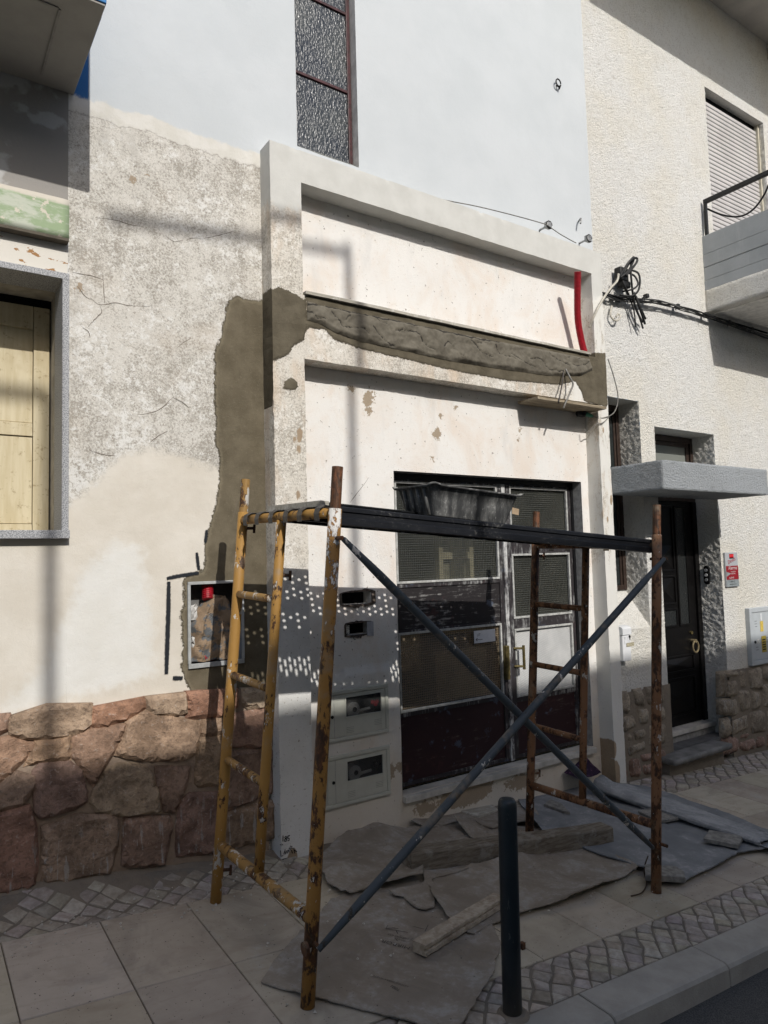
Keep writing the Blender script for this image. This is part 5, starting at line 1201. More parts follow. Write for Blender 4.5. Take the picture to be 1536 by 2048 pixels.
# ------------------------------------------------------------------ scaffold
F0 = Vector((1.411, -1.382, -1.831)); E1, E2, E3 = Vector((1, 0, -.085)), Vector((0, 1, .03)), Vector((.09, 0, 1))
def S(u, v, w): return F0+E1*u+E2*v+E3*w
def solveS(px, py, fix, val):
    d = ray(px, py); e = {'u': E1, 'v': E2, 'w': E3}; f = [k for k in 'uvw' if k != fix]
    A = Matrix((e[f[0]], e[f[1]], -d)).transposed(); s = A.inverted() @ (EYE-F0-e[fix]*val)
    r = {fix: val, f[0]: s[0], f[1]: s[1]}; return r['u'], r['v'], r['w']
UR, VR, WT = 2.352, 1.035, 2.262
def rusty(name, paint, rust_amt, white_amt=.3, rustc=((.115, .048, .020), (.035, .018, .010)), topw=False):
    t = MT(name, rough=.6, spec=.35)
    n = t.noise(9, 6, .7, .3, t.vec((1, 1, .55))); f = t.noise(42, 4, .7, .2, t.vec((1, 1, .5)))
    rust = t.mix(t.mr(f, .35, .65), *rustc)
    b = t.mix(t.mr(t.m2('ADD', t.m2('MULTIPLY', n, .7), t.m2('MULTIPLY', f, .3)), .62-rust_amt*.30, .64-rust_amt*.24), paint, rust)
    b = t.mix(t.mr(t.noise(5, 4, .7), .54, .7), b, t.mix(.55, b, (.25, .20, .14)))
    w = t.mr(t.m2('ADD', t.m2('MULTIPLY', t.noise(13, 5, .7, 0, t.vec((1, 1, .6))), .65), t.m2('MULTIPLY', f, .35)), .66-white_amt*.18, .68-white_amt*.17)
    b = t.mix(w, b, t.mix(t.noise(30, 3), (.40, .37, .33), (.60, .58, .54)))
    if topw:
        z_ = t.xyz()[2]; b = t.mix(t.m2('MULTIPLY', t.mr(t.m2('ADD', z_, t.m2('MULTIPLY', n, .9)), 2.02, 2.12), t.mr(t.m2('ADD', n, t.m2('MULTIPLY', f, .4)), .70, .75)), b, (.62, .60, .56))
    t.set(base=b); t.bump(n, .3, .004).bump(f, .3, .002); return t.m
M_YELP = rusty('yellow_scaffold_paint', (.35, .19, .048), .24, .45)
M_YELB = rusty('yellow_scaffold_paint_worn', (.30, .175, .055), .36, .62)
M_RUST = rusty('rust_over_yellow_paint', (.31, .16, .04), .50, .36, topw=True)
M_RUSTB = rusty('brown_rusty_tube', (.21, .105, .052), .42, .42)
M_BRC = rusty('blue_grey_brace_paint', (.055, .068, .080), .12, .40, ((.03, .026, .022), (.05, .04, .03)))
M_SPIG = rusty('rusty_spigot', (.16, .065, .03), .7, .12)
sc = thing('scaffold', S(UR/2, VR/2, 0), 'low yellow and rusty tube scaffold frame with crossed grey braces', 'scaffold')
def tube(name, a, b, r, m, n=14, k=5, wob=.0):
    return obj(name, *tubeg(straight(a, b, k, wob), r, n), m, sc, True)
wl_top = solveS(572, 1033, 'u', 0)[2]
SP = .19                                     # spigot length
def frame(u, ml_f, ml_r, mt, mb_, mi, top_w, base_f, base_r, vin, rungs, wtf, wtr):
    fl = tube('leg', S(u, 0, 0), S(u, 0, wtf-SP), .0305, ml_f); rl = tube('leg', S(u, VR, 0), S(u, VR, wtr-SP), .0300, ml_r)
    obj('spigot', *tubeg(straight(S(u, 0, wtf-SP), S(u, 0, wtf)), .0255, 14), M_SPIG, fl); obj('spigot', *tubeg(straight(S(u, VR, wtr-SP), S(u, VR, wtr)), .0255, 14), M_SPIG if u > 1 else M_YELB, rl)
    tube('top_bar', S(u, .028, top_w), S(u, VR-.028, top_w), .0255, mt)
    tube('base_bar', S(u, .026, base_f), S(u, VR-.026, base_r), .027, mb_, k=8)
    wb = base_f+(base_r-base_f)*vin/VR
    tube('stile', S(u, vin, wb+.02), S(u, vin, top_w-.018), .0255, mi)
    for w in rungs: tube('rung', S(u, VR-.026, w), S(u, vin+.02, w), .0205, mb_)
    return fl, rl
w_at = lambda px, py, u, v: solveS(px, py, 'u', u)[2]
vin = solveS(540, 1400, 'u', 0)[1]
wtf, wtr = solveS(676, 934, 'v', 0)[2], solveS(477, 957, 'v', VR)[2]
r_ = [w_at((470+545)/2, (1188+1197)/2, 0, 0), w_at((462+528)/2, (1352+1370)/2, 0, 0), w_at((442+517)/2, (1513+1558)/2, 0, 0)]
bf, br = solveS(612, 1843, 'v', 0)[2], solveS(432, 1690, 'v', VR)[2]
fl, rl = frame(0, M_RUST, M_YELP, M_YELP, M_YELB, M_YELP, wl_top, bf, br, vin, r_, wtf, wtr)
vin2 = solveS(1169, 1300, 'u', UR)[1]
wtf2, wtr2 = solveS(1313, 1010, 'v', 0)[2], solveS(1061, 1022, 'v', VR)[2]
wr_top = solveS(1288, 1090, 'u', UR)[2]
r2 = [w_at((1062+1168)/2, (1208+1217)/2, UR, 0), w_at((1060+1165)/2, (1328+1345)/2, UR, 0), w_at((1058+1160)/2, (1449+1478)/2, UR, 0)]
bf2, br2 = solveS(1300, 1654, 'v', 0)[2], solveS(1052, 1571, 'v', VR)[2]
fl2, rl2 = frame(UR, M_RUSTB, M_RUSTB, M_RUSTB, M_RUSTB, M_RUSTB, wr_top, bf2, br2, vin2, r2, wtf2, wtr2)
print('TOPS', wl_top, wr_top, wtf, wtr, wtf2, wtr2, vin, vin2, r_, r2, bf, br)
# cross braces on the street side
def brace(a, b, off):
    a = S(a[0], -.034-off, a[2]); b = S(b[0], -.034-off, b[2]); P = straight(a, b, 12); rr = [.0205]*12; rr[0] = rr[-1] = .012
    return obj('cross_brace', *tubeg(P, rr, 12), M_BRC, sc, True)
ba = solveS(676, 1078, 'v', 0); bb = solveS(1292, 1690, 'v', 0); bc = solveS(618, 1882, 'v', 0); bd = solveS(1306, 1117, 'v', 0)
brace(ba, bb, .012); brace(bc, bd, .046)
for q, u_ in ((ba, 0), (bb, UR), (bc, 0), (bd, UR)):
    m = MB(); c_ = S(u_, 0, q[2]); m.tube([c_+Vector((0, .045, 0)), c_+Vector((0, -.075, 0))], .010, 10).box(c_.x-.022, c_.x-.012, c_.y-.012, c_.y+.012, c_.z-.03, c_.z+.022, .003)
    m.out('locking_pin', M_SPIG, sc)
for v_, w_, u_ in ((VR, 2.0, 0), (VR, 2.0, UR), (VR, .16, 0), (VR, .42, UR), (.55, 1.75, 0)):
    c_ = S(u_, v_, w_); m = MB(); m.tube([c_+Vector((.02, -.01, 0)), c_+Vector((.062, -.03, 0))], .009, 10).tube([c_+Vector((.058, -.03, -.028)), c_+Vector((.062, -.03, .022))], .008, 8); m.out('locking_pin', M_SPIG, sc)
m = MB(); c_ = S(0, 0, solveS(602, 1893, 'v', 0)[2]); m.tube([c_+Vector((-.03, -.02, 0)), c_+Vector((-.045, -.02, 0))], .028, 14); m.out('washer', M_SPIG, sc)

# ------------------------------------------------------------------ perforated planks
t = MT('black_plank_paint', rough=.55, spec=.22); n = t.noise(7, 5, .7, 0, t.vec((.4, 1, 1))); f = t.noise(60, 4, .75)
b = t.mix(t.mr(n, .35, .7), (.006, .007, .010), (.013, .014, .017)); b = t.mix(t.m2('MULTIPLY', t.mr(t.m2('ADD', t.m2('MULTIPLY', n, .45), t.m2('MULTIPLY', f, .55)), .56, .66), .6), b, (.15, .145, .135)); t.set(base=b); t.bump(f, .3, .003); M_PLK = t.m
DW = (wl_top+wr_top)/2+.0
def deck_w(u): return wl_top+(wr_top-wl_top)*u/UR
def plank(v0, v1, lift, label, u0=-.005, u1=UR+.01, slots=False, dep=.082):
    p = thing('scaffold_plank', S((u0+u1)/2, (v0+v1)/2, DW), label, 'scaffold plank', 'planks across the scaffold')
    top = lambda u: deck_w(u)+.034+lift
    m = MB()
    def quad(a0, a1, b0, b1): m.add([S(a0, b0, top(a0)), S(a1, b0, top(a1)), S(a1, b1, top(a1)), S(a0, b1, top(a0))], [(0, 1, 2, 3)])
    if slots:
        nu = int((u1-u0)/.034); du = (u1-u0)/nu
        for i in range(nu):
            a0, a1 = u0+du*i, u0+du*(i+1)
            if i < 3 or a0 > 1.28: quad(a0, a1, v0, v1); continue
            c0, c1 = a0+du*.30, a1-du*.30; quad(a0, c0, v0, v1); quad(c1, a1, v0, v1)
            q = v0+.035+(.04 if i % 2 else 0); last = v0
            while q+.056 < v1-.02:
                quad(c0, c1, last, q); last = q+.056; q = last+.026
            quad(c0, c1, last, v1)
    else:
        nu = int((u1-u0)/.05); nv = 11; du = (u1-u0)/nu; dv = (v1-v0)/nv; hr = .0118
        for i in range(nu):
            for j in range(nv):
                a0, a1, b0, b1 = u0+du*i, u0+du*(i+1), v0+dv*j, v0+dv*(j+1); cu, cv = (a0+a1)/2, (b0+b1)/2
                if (i+j) % 2 or i < 2 or i > nu-3 or j in (0, 5, nv-1) or (a0 > 1.30 and (j < 8 or (i*7) % 5 > 2)): quad(a0, a1, b0, b1)
                else:
                    sq = [(a0, b0), (cu, b0), (a1, b0), (a1, cv), (a1, b1), (cu, b1), (a0, b1), (a0, cv)]
                    cc = [(cu+hr*math.cos(q*math.pi/4), cv+hr*math.sin(q*math.pi/4)) for q in (5, 6, 7, 0, 1, 2, 3, 4)]
                    m.add([S(x, y, top(x)) for x, y in sq+cc], [(q, (q+1) % 8, 8+(q+1) % 8, 8+q) for q in range(8)])
    m.out('perforated_deck', M_PLK, p)
    for s, v in ((1, v0), (-1, v1)):
        dp_ = dep if (slots and s == 1) else .030
        prof = [(0, 0), (-.004*s, -.008), (0, -dp_), (.014*s, -dp_-.001)] if dp_ < .05 else [(0, 0), (-.004*s, -.006), (-.004*s, -.022), (.004*s, -.028), (.004*s, -.046), (-.006*s, -.054), (-.006*s, -dep), (.030*s, -dep-.003), (.030*s, -dep+.012)]
        V = []; k = len(prof)
        for u in (u0, u0+.01, (u0+u1)/2, u1-.01, u1): V += [S(u, v+a, top(u)+b_) for a, b_ in prof]
        F = [(q*k+j, q*k+j+1, (q+1)*k+j+1, (q+1)*k+j) for q in range(4) for j in range(k-1)]
        obj('side_rail', V, F, M_PLK, p)
    for u, sg in ((u0, -1), (u1, 1)):
        for v in (v0+.07, v1-.07):
            P = [S(u-sg*.03, v, top(u)+.002), S(u+sg*.004, v, top(u)+.004), S(u+sg*.030, v, top(u)-.012), S(u+sg*.036, v, top(u)-.04), S(u+sg*.030, v, top(u)-.066)]
            V = []; 
            for q in P: V += [q-E2*.024, q+E2*.024, q+E2*.024-Vector((0, 0, .004)), q-E2*.024-Vector((0, 0, .004))]
            F = [(a*4+j, a*4+(j+1) % 4, a*4+4+(j+1) % 4, a*4+4+j) for a in range(len(P)-1) for j in range(4)]+[(3, 2, 1, 0), (16, 17, 18, 19)]
            obj('hook', V, F, M_HOOK, p, fix=True)
    return p
M_HOOK = rusty('worn_steel_hook', (.075, .07, .065), .1, .35, ((.03, .03, .03), (.06, .05, .045)))
plank(.030, .340, 0, 'front perforated black steel plank on the scaffold, nearest the street', slots=True)
plank(.350, .660, 0, 'middle perforated black steel plank of the scaffold, under the tub')
plank(.690, .985, -.002, 'rear perforated black steel plank of the scaffold, beside the wall')
# a spare plank and a batten lying on the deck
top = lambda u: deck_w(u)+.036
m = MB(); u0, u1 = solveS(623, 1006, 'v', .30)[0], 1.05
for (a, b_) in ((.22, .23), (.40, .41)): m.add([S(u, v, top(u)+h) for u in (u0, u1) for v in (a, b_) for h in (0.0, .022)], [(0, 1, 3, 2), (4, 6, 7, 5), (0, 4, 5, 1), (2, 3, 7, 6), (1, 5, 7, 3), (0, 2, 6, 4)])
m.add([S(u, v, top(u)+h) for u in (u0, u1) for v in (.215, .415) for h in (.023, .030)], [(0, 1, 3, 2), (4, 6, 7, 5), (0, 4, 5, 1), (2, 3, 7, 6), (1, 5, 7, 3), (0, 2, 6, 4)])
M_PLK2 = m_simple('black_spare_channel', (.010, .011, .013), .5, .22, .5, 40, .2)
tag(m.out('steel_channel', M_PLK2, None), 'thin black steel channel lying loose on the scaffold planks', 'steel channel')
m = MB(); ub = .035; m.add([S(u, v, top(ub)+h) for u in (ub, ub+.045) for v in (.20, .80) for h in (0.003, .034)], [(0, 1, 3, 2), (4, 6, 7, 5), (0, 4, 5, 1), (2, 3, 7, 6), (1, 5, 7, 3), (0, 2, 6, 4)])
tag(obj('wood_batten', m.V, m.F, M_BOARD), 'pale wooden batten across the left end of the scaffold planks', 'batten')

# ------------------------------------------------------------------ mortar tub
best = None
for v in np.arange(.02, .6, .01):
    a = solveS(870, 977, 'v', float(v)); c = solveS(787, 993, 'u', a[0])
    e = abs((a[2])-(c[2]))
    if best is None or e < best[0]: best = (e, float(v), a, c)
print('TUB', best)
va = best[1]; ua, wa = best[2][0], best[2][2]; vb = best[3][1]; ubx = solveS(1046, 1009, 'v', va)[0]
va = max(.03, min(va, .45))
def rr_loop(u0, u1, v0, v1, w, r, n=5):
    P = []
    for cu, cv, a0 in ((u1-r, v1-r, 0), (u0+r, v1-r, 90), (u0+r, v0+r, 180), (u1-r, v0+r, 270)):
        for q in range(n+1): a = math.radians(a0+90*q/n); P.append((cu+r*math.cos(a), cv+r*math.sin(a), w))
    return P
print('TUBDIM', ua, ubx, va, vb, wa, deck_w(ua))
um = (ua+ubx)/2; wd = deck_w(um)+.037; hgt = max(.165, min(.42, wa-wd))
u0, u1, v0, v1 = ua, ubx, va, max(vb, va+.35); tp = .055
loops = []
def tl(k, o, rr): return rr_loop(u0+tp*(1-k)-o, u1-tp*1.25*(1-k)+o, v0+tp*.7*(1-k)-o, v1-tp*.7*(1-k)+o, wd+hgt*k, rr*.62)
Ls = [tl(0, 0, .05), tl(.04, .003, .06), tl(.5, 0, .07), tl(.93, 0, .075), tl(.935, .018, .085), tl(1.0, .022, .09), tl(1.0, .010, .085), tl(.96, -.006, .075), tl(.5, -.008, .065), tl(.06, -.008, .05)]
n = len(Ls[0]); V = []
for k, L in enumerate(Ls):
    for j, q in enumerate(L):
        sag = .012*math.sin(j*.9+1)*(1 if k >= 3 else 0)
        V.append(S(q[0], q[1], q[2]+sag*.6+(.02*(q[0]-um) if k > 2 else 0)))
F = [(k*n+j, k*n+(j+1) % n, (k+1)*n+(j+1) % n, (k+1)*n+j) for k in range(len(Ls)-1) for j in range(n)]+[tuple(range(n-1, -1, -1)), tuple(range((len(Ls)-1)*n, len(Ls)*n))]
t = MT('dusty_black_plastic', rough=.6, spec=.35); n1 = t.noise(9, 5, .7, .2, t.vec((2.5, 2.5, .5), (0, .35, 0))); f = t.noise(55, 5, .75)
b = t.mix(t.mr(n1, .40, .66), (.055, .056, .057), (.165, .165, .16)); b = t.mix(t.m2('MULTIPLY', t.mr(t.m2('ADD', t.m2('MULTIPLY', n1, .4), t.m2('MULTIPLY', f, .6)), .54, .62), .75), b, (.34, .335, .325))
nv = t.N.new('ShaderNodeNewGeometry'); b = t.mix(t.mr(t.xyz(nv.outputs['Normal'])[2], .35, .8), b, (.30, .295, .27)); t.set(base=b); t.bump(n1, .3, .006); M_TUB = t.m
tub = thing('mortar_tub', S(um, (v0+v1)/2, wd), 'black plastic mortar tub crusted with dried cement on the scaffold planks', 'mortar tub')
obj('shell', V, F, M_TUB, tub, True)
for q in range(4):
    vv = v0+.06+(v1-v0-.12)*(q+.5)/4; P = [S(u0+tp*(1-k)-.004, vv, wd+hgt*k) for k in (.05, .5, .92)]
    obj('rib', *tubeg(P, .011, 8), M_TUB, tub, True)
m = MB(); lk = solveS(1028, 1020, 'v', v0); m.add([S(lk[0]+a, v0+.006-.012, lk[2]+b_-.01) for a, b_ in ((-.02, -.012), (.03, -.016), (.032, .018), (-.018, .022))], [(0, 1, 2, 3)]); m.out('label', m_simple('tan_sticker', (.42, .31, .20), .6), tub)

# ------------------------------------------------------------------ sheets on the pavement
t = MT('dusty_cardboard', rough=.9, spec=.15); n1 = t.noise(4, 5, .65, .3); f = t.noise(26, 5, .72)
b = t.mix(t.mr(n1, .3, .7), (.225, .192, .155), (.30, .265, .225)); b = t.mix(t.m2('MULTIPLY', t.mr(t.m2('ADD', t.m2('MULTIPLY', n1, .5), t.m2('MULTIPLY', f, .5)), .48, .64), .8), b, (.36, .345, .32)); b = t.mix(t.mr(t.noise(48, 3), .70, .73), b, (.09, .075, .06))
w_ = t.noise(3, 2, .5); t.set(base=b); t.bump(n1, .3, .015).bump(f, .3, .004).bump(t.m2('ABSOLUTE', t.m2('SUBTRACT', t.noise(2.2, 3, .6, 1.2), .5)), .5, .05); M_CARD = t.m
t = MT('dusty_grey_felt', rough=.95, spec=.1); n1 = t.noise(3.5, 5, .65, .5); f = t.noise(24, 5, .75)
b = t.mix(t.mr(n1, .3, .7), (.165, .175, .185), (.245, .252, .262)); b = t.mix(t.m2('MULTIPLY', t.mr(t.m2('ADD', t.m2('MULTIPLY', n1, .5), t.m2('MULTIPLY', f, .5)), .52, .62), .6), b, (.36, .36, .365)); t.set(base=b); t.bump(n1, .2, .015).bump(t.noise(180, 2), .3, .002); M_FELT = t.m
def sheet(name, pts, h, m, label, cat, thick=.006, step=.036, curl=.024, seed=0, wave=.004, edge_noise=.010, lifts=(), group=None):
    P = [(q.x, q.y) for a, b_ in pts for q in [atG(a, b_, h)]]
    Q = []
    for i in range(len(P)):
        a, b_ = Vector(P[i]), Vector(P[(i+1) % len(P)]); k = max(1, int((b_-a).length/.022)); nrm = Vector((-(b_-a).y, (b_-a).x)).normalized()
        for j in range(k): c_ = a.lerp(b_, j/k); Q.append(tuple(c_+nrm*edge_noise*(nz((c_.x, c_.y, seed), 7)+.7*nz((c_.x, c_.y, seed), 22)+.55*nz((c_.x, c_.y, seed), 55))*(1 if j else 0)))
    v, f, d = fill(Q, step); n = len(v); V = []
    rk = random.Random(seed); cx_ = sum(p.x for p in v)/n; cy_ = sum(p.y for p in v)/n; crs = [(rk.uniform(0, 3.14), rk.uniform(-.28, .28), rk.uniform(.009, .020)) for _ in range(4)]
    for p, dd in zip(v, d):
        e = math.exp(-dd/.07); up = curl*e*max(0, .35+1.2*nz((p.x, p.y, seed+5), 2.6))+wave*(1+fbm((p.x, p.y, seed), 4, seed, 2))
        for (ra, ro, rh_) in crs: up += rh_*math.exp(-(((p.x-cx_)*math.cos(ra)+(p.y-cy_)*math.sin(ra)-ro+.03*nz((p.x, p.y, seed), 3))/.022)**2)*max(0, .5+nz((p.x, p.y, seed+ra), 2.2))
        for (lx, ly, lr, lh) in lifts: up += lh*math.exp(-((p.x-lx)**2+(p.y-ly)**2)/(lr*lr))
        V.append(Vector((p.x, p.y, G(p.x, p.y)+h+up+thick)))
    V += [q-Vector((0, 0, thick)) for q in V]
    E = border(f); F = list(f)+[(q[2]+n, q[1]+n, q[0]+n) for q in f]+[(b_, a, a+n, b_+n) for a, b_ in E]
    return tag(obj(name, V, F, m, None, False), label, cat, group)
lp = lambda a, b_: (atG(a, b_).x, atG(a, b_).y)
C1 = sheet('cardboard_sheet', [(522, 1967), (540, 1938), (545, 1930), (600, 1868), (664, 1806), (690, 1790), (770, 1785), (860, 1796), (985, 1855), (1003, 1890), (985, 1960), (935, 2040), (905, 2088), (850, 2066), (800, 2045), (725, 2024), (620, 1999)], .004, M_CARD, 'large flattened cardboard printed with a mirror drawing, nearest the kerb', 'cardboard', curl=.028, seed=1)
C2 = sheet('cardboard_sheet', [(640, 1712), (668, 1690), (712, 1664), (770, 1655), (812, 1658), (845, 1690), (850, 1740), (846, 1766), (780, 1778), (728, 1790), (700, 1796), (682, 1790), (655, 1768), (640, 1748)], .014, M_CARD, 'bulging cardboard piece against the foot of the meter wall', 'cardboard', curl=.05, seed=2, lifts=[(*lp(760, 1675), .12, .05), (*lp(670, 1750), .14, .03)])
C3 = sheet('cardboard_sheet', [(858, 1778), (872, 1756), (1000, 1728), (1100, 1700), (1185, 1690), (1276, 1744), (1240, 1760), (1185, 1794), (1120, 1812), (1060, 1826), (1040, 1832), (985, 1850), (950, 1871), (936, 1870), (905, 1856), (885, 1828), (866, 1806)], .013, M_CARD, 'torn cardboard in the middle, under the timber beam and behind the bollard', 'cardboard', curl=.045, seed=3, lifts=[(*lp(880, 1815), .09, .025)])
C4 = sheet('cardboard_sheet', [(776, 1790), (800, 1786), (838, 1778), (862, 1762), (870, 1780), (868, 1822), (845, 1826), (822, 1815), (808, 1802), (790, 1800)], .010, M_CARD, 'small torn cardboard scrap left of the middle cardboard', 'cardboard', curl=.03, seed=4, step=.035)
C5 = sheet('cardboard_sheet', [(812, 1660), (900, 1642), (1000, 1650), (1120, 1668), (1160, 1690), (1100, 1712), (985, 1735), (850, 1768), (838, 1720), (842, 1690)], .009, M_CARD, 'wide dusty cardboard lying under the long timber beam', 'cardboard', curl=.02, seed=5)
C6 = sheet('cardboard_sheet', [(822, 1650), (850, 1630), (915, 1614), (985, 1590), (1012, 1580), (1045, 1592), (1078, 1634), (1062, 1645), (1010, 1652), (985, 1660), (962, 1652), (938, 1641), (905, 1648), (850, 1658)], .022, M_CARD, 'curled cardboard beneath the door sill, left of the grey felt', 'cardboard', curl=.035, seed=6)
C7 = sheet('cardboard_sheet', [(908, 1650), (938, 1640), (968, 1664), (1000, 1676), (1010, 1690), (960, 1690), (932, 1668)], .034, M_CARD, 'small curled cardboard flap just left of the bollard top', 'cardboard', curl=.04, seed=7, step=.035)
Fl = sheet('felt_sheet', [(1022, 1584), (1075, 1560), (1140, 1545), (1195, 1548), (1232, 1570), (1300, 1610), (1400, 1650), (1470, 1680), (1560, 1690), (1528, 1700), (1480, 1706), (1448, 1728), (1400, 1748), (1372, 1764), (1340, 1758), (1310, 1742), (1262, 1735), (1210, 1716), (1165, 1698), (1130, 1682), (1085, 1668), (1062, 1640)], .024, M_FELT, 'wide grey felt sheet spread on the pavement at the right', 'felt sheet', thick=.008, curl=.03, seed=8, lifts=[(*lp(1190, 1556), .16, .05)])
F2 = sheet('felt_sheet', [(1228, 1568), (1290, 1575), (1400, 1612), (1500, 1650), (1590, 1680), (1590, 1700), (1540, 1700), (1480, 1680), (1380, 1650), (1290, 1625), (1235, 1590)], .040, M_FELT, 'grey felt strip along the right side of the fold', 'felt sheet', thick=.006, curl=.02, seed=9)
# the rolled-over fold
A0, A1 = atG(1195, 1598, .0), atG(1522, 1708, .0); V = []; F = []; nL = 26; nS = 15
ax = (A1-A0); side = Vector((-ax.y, ax.x, 0)).normalized(); 
if side.y < 0: side = -side
for i in range(nL+1):
    s = i/nL; c_ = A0.lerp(A1, s); r = .030*(1-s)**1.5+.016+.020*max(0, 1-s*6); gz = G(c_.x, c_.y)+.052
    for j in range(nS):
        a = -.5*math.pi-(j/(nS-1))*math.pi*1.12
        q = c_+side*(r*1.7*(math.cos(a))+r*.8)+Vector((0, 0, r+r*math.sin(a)))
        if j == 0: q = c_+side*(r*.6)+Vector((0, 0, .0))
        q.z += gz-c_.z; q += Vector((nz((s*5, j*.4, 0), 1.7), nz((s*5, j*.4, 4), 1.7), nz((s*6, j*.3, 8), 1.6)))*.010
        V.append(q)
    w = .42-.14*s
    for j in range(1, 7):
        q = c_+side*(r*.1+w*j/6)+Vector((0, 0, 0)); up = (2*r)*(1-j/6)**1.3*.95+.010+.006*nz((s*7, j, 2), 1); V.append(Vector((q.x, q.y, G(q.x, q.y)+.050+up)))
k = nS+6
for i in range(nL):
    for j in range(k-1): a = i*k+j; F.append((a, a+1, a+k+1, a+k))
n = len(V); V2 = V+[q-Vector((0, 0, .006)) for q in V]
t = MT('pale_felt_back', rough=.95, spec=.1); n1 = t.noise(6, 5, .7, .6); f = t.noise(30, 5, .75); b = t.mix(t.mr(n1, .35, .65), (.22, .23, .24), (.34, .345, .355)); b = t.mix(t.m2('MULTIPLY', t.mr(f, .52, .66), .5), b, (.42, .42, .42)); t.set(base=b); t.bump(n1, .25, .015)
fold = obj('felt_roll', V, F, t.m, None, True); tag(fold, 'rolled back edge of grey felt tapering toward the right', 'felt roll')
md = fold.modifiers.new('thickness', 'SOLIDIFY'); md.thickness = .008; md.offset = 1

# print on the big cardboard
def gtext(body, p0, p1, m, h=.0165, size=None):
    a, b_ = atG(*p0, h), atG(*p1, h); ex = (b_-a); up = Vector((0, 0, 1)).cross(ex.normalized())
    up.z = 0; o = text('lettering', body, 1.0, (0, 0, 0), (1, 0, 0), (0, 1, 0), m, C1); me = o.data
    xs = [v.co.x for v in me.vertices]; w = max(xs)-min(xs); s = ex.length/w; exn = ex.normalized()
    for v in me.vertices: q = a+exn*(v.co.x*s)+up*(v.co.y*s); v.co = Vector((q.x, q.y, G(q.x, q.y)+h))
    return o
gtext('MIRROR', (822, 1894), (766, 1879), M_INKF); gtext('WHITE', (812, 1881), (790, 1875), M_INKF); gtext('WZ/MIRRWHITE', (834, 1880), (776, 1867), M_INKF)
gtext('NOORD SIERRA WHITE', (818, 1972), (748, 1950), M_INKF); gtext('1001', (802, 1979), (787, 1971), M_INKF)
m = MB(); gl = lambda pts, w=.004: stroke(m, [(lambda q: Vector((q.x, q.y, G(q.x, q.y)+.0168)))(atG(740+a*120/1536, 1830+b_*80/1024, .0168)) for a, b_ in pts], w, Vector((0, 0, 1)))
gl([(600, 20), (500, 200), (400, 350), (900, 430), (1440, 550), (1536, 400)]); gl([(710, 30), (570, 280)]); gl([(420, 340), (620, 330), (1380, 470), (1440, 550)]); gl([(650, 230), (1060, 280), (1380, 360)]); gl([(1380, 470), (1430, 370), (1490, 250)]); gl([(670, 400), (710, 480)]); gl([(0, 20), (450, 160)])
m.out('line_drawing', M_INKF, C1)
bq = [atG(a, b_, .018) for a, b_ in ((908, 2012), (922, 2016), (917, 2029), (904, 2024))]
obj('barcode_label', [Vector((q.x, q.y, G(q.x, q.y)+.0172)) for q in bq], [(0, 1, 2, 3)], m_simple('pale_label', (.36, .345, .32), .8, .2, .4, 160, .1), C1)

# loose pieces of slab and board
def slab(name, pts, h, th, m, label, cat, group=None, tilt=0.0):
    P = [atG(a, b_, h+th) for a, b_ in pts]; n = len(P); V = [Vector((q.x, q.y, G(q.x, q.y)+h)) for q in P]+[Vector((q.x, q.y, G(q.x, q.y)+h+th-.003+tilt*i)) for i, q in enumerate(P)]
    c_ = sum((Vector(v) for v in V[n:]), Vector())/n; V += [v.lerp(c_, .035)+Vector((0, 0, .003)) for v in V[n:]]
    F = [(i, (i+1) % n, n+(i+1) % n, n+i) for i in range(n)]+[(n+i, n+(i+1) % n, 2*n+(i+1) % n, 2*n+i) for i in range(n)]+[tuple(range(2*n, 3*n))]
    return tag(obj(name, V, F, m, None, fix=True), label, cat, group)
M_BLK = m_simple('grey_block', (.23, .222, .205), .9, .2, .22, 26, .4)
gb = 'flat pieces weighing down the sheets'
slab('flat_block', [(1276, 1621), (1318, 1642), (1359, 1634), (1316, 1613)], .055, .020, M_BLK, 'small flat grey slab on the felt fold beside the right front leg', 'slab', gb)
slab('flat_block', [(1407, 1676), (1476, 1690), (1486, 1672), (1418, 1659)], .055, .026, M_BLK, 'flat grey slab on the felt fold, furthest right', 'slab', gb)
slab('flat_block', [(1290, 1750), (1371, 1754), (1368, 1742), (1352, 1732), (1290, 1728)], .034, .034, M_BLK, 'pale slab on the front edge of the felt beside the scaffold foot', 'slab', gb)
slab('flat_block', [(1088, 1608), (1128, 1622), (1140, 1624), (1122, 1606), (1100, 1598)], .036, .020, M_BLK, 'broken slab chip on the felt behind the right base bar', 'slab', gb)
slab('flat_block', [(920, 1620), (958, 1632), (996, 1618), (985, 1608), (945, 1603)], .028, .020, M_BOARD, 'grey weathered board scrap on the cardboard under the door sill', 'board scrap', gb)
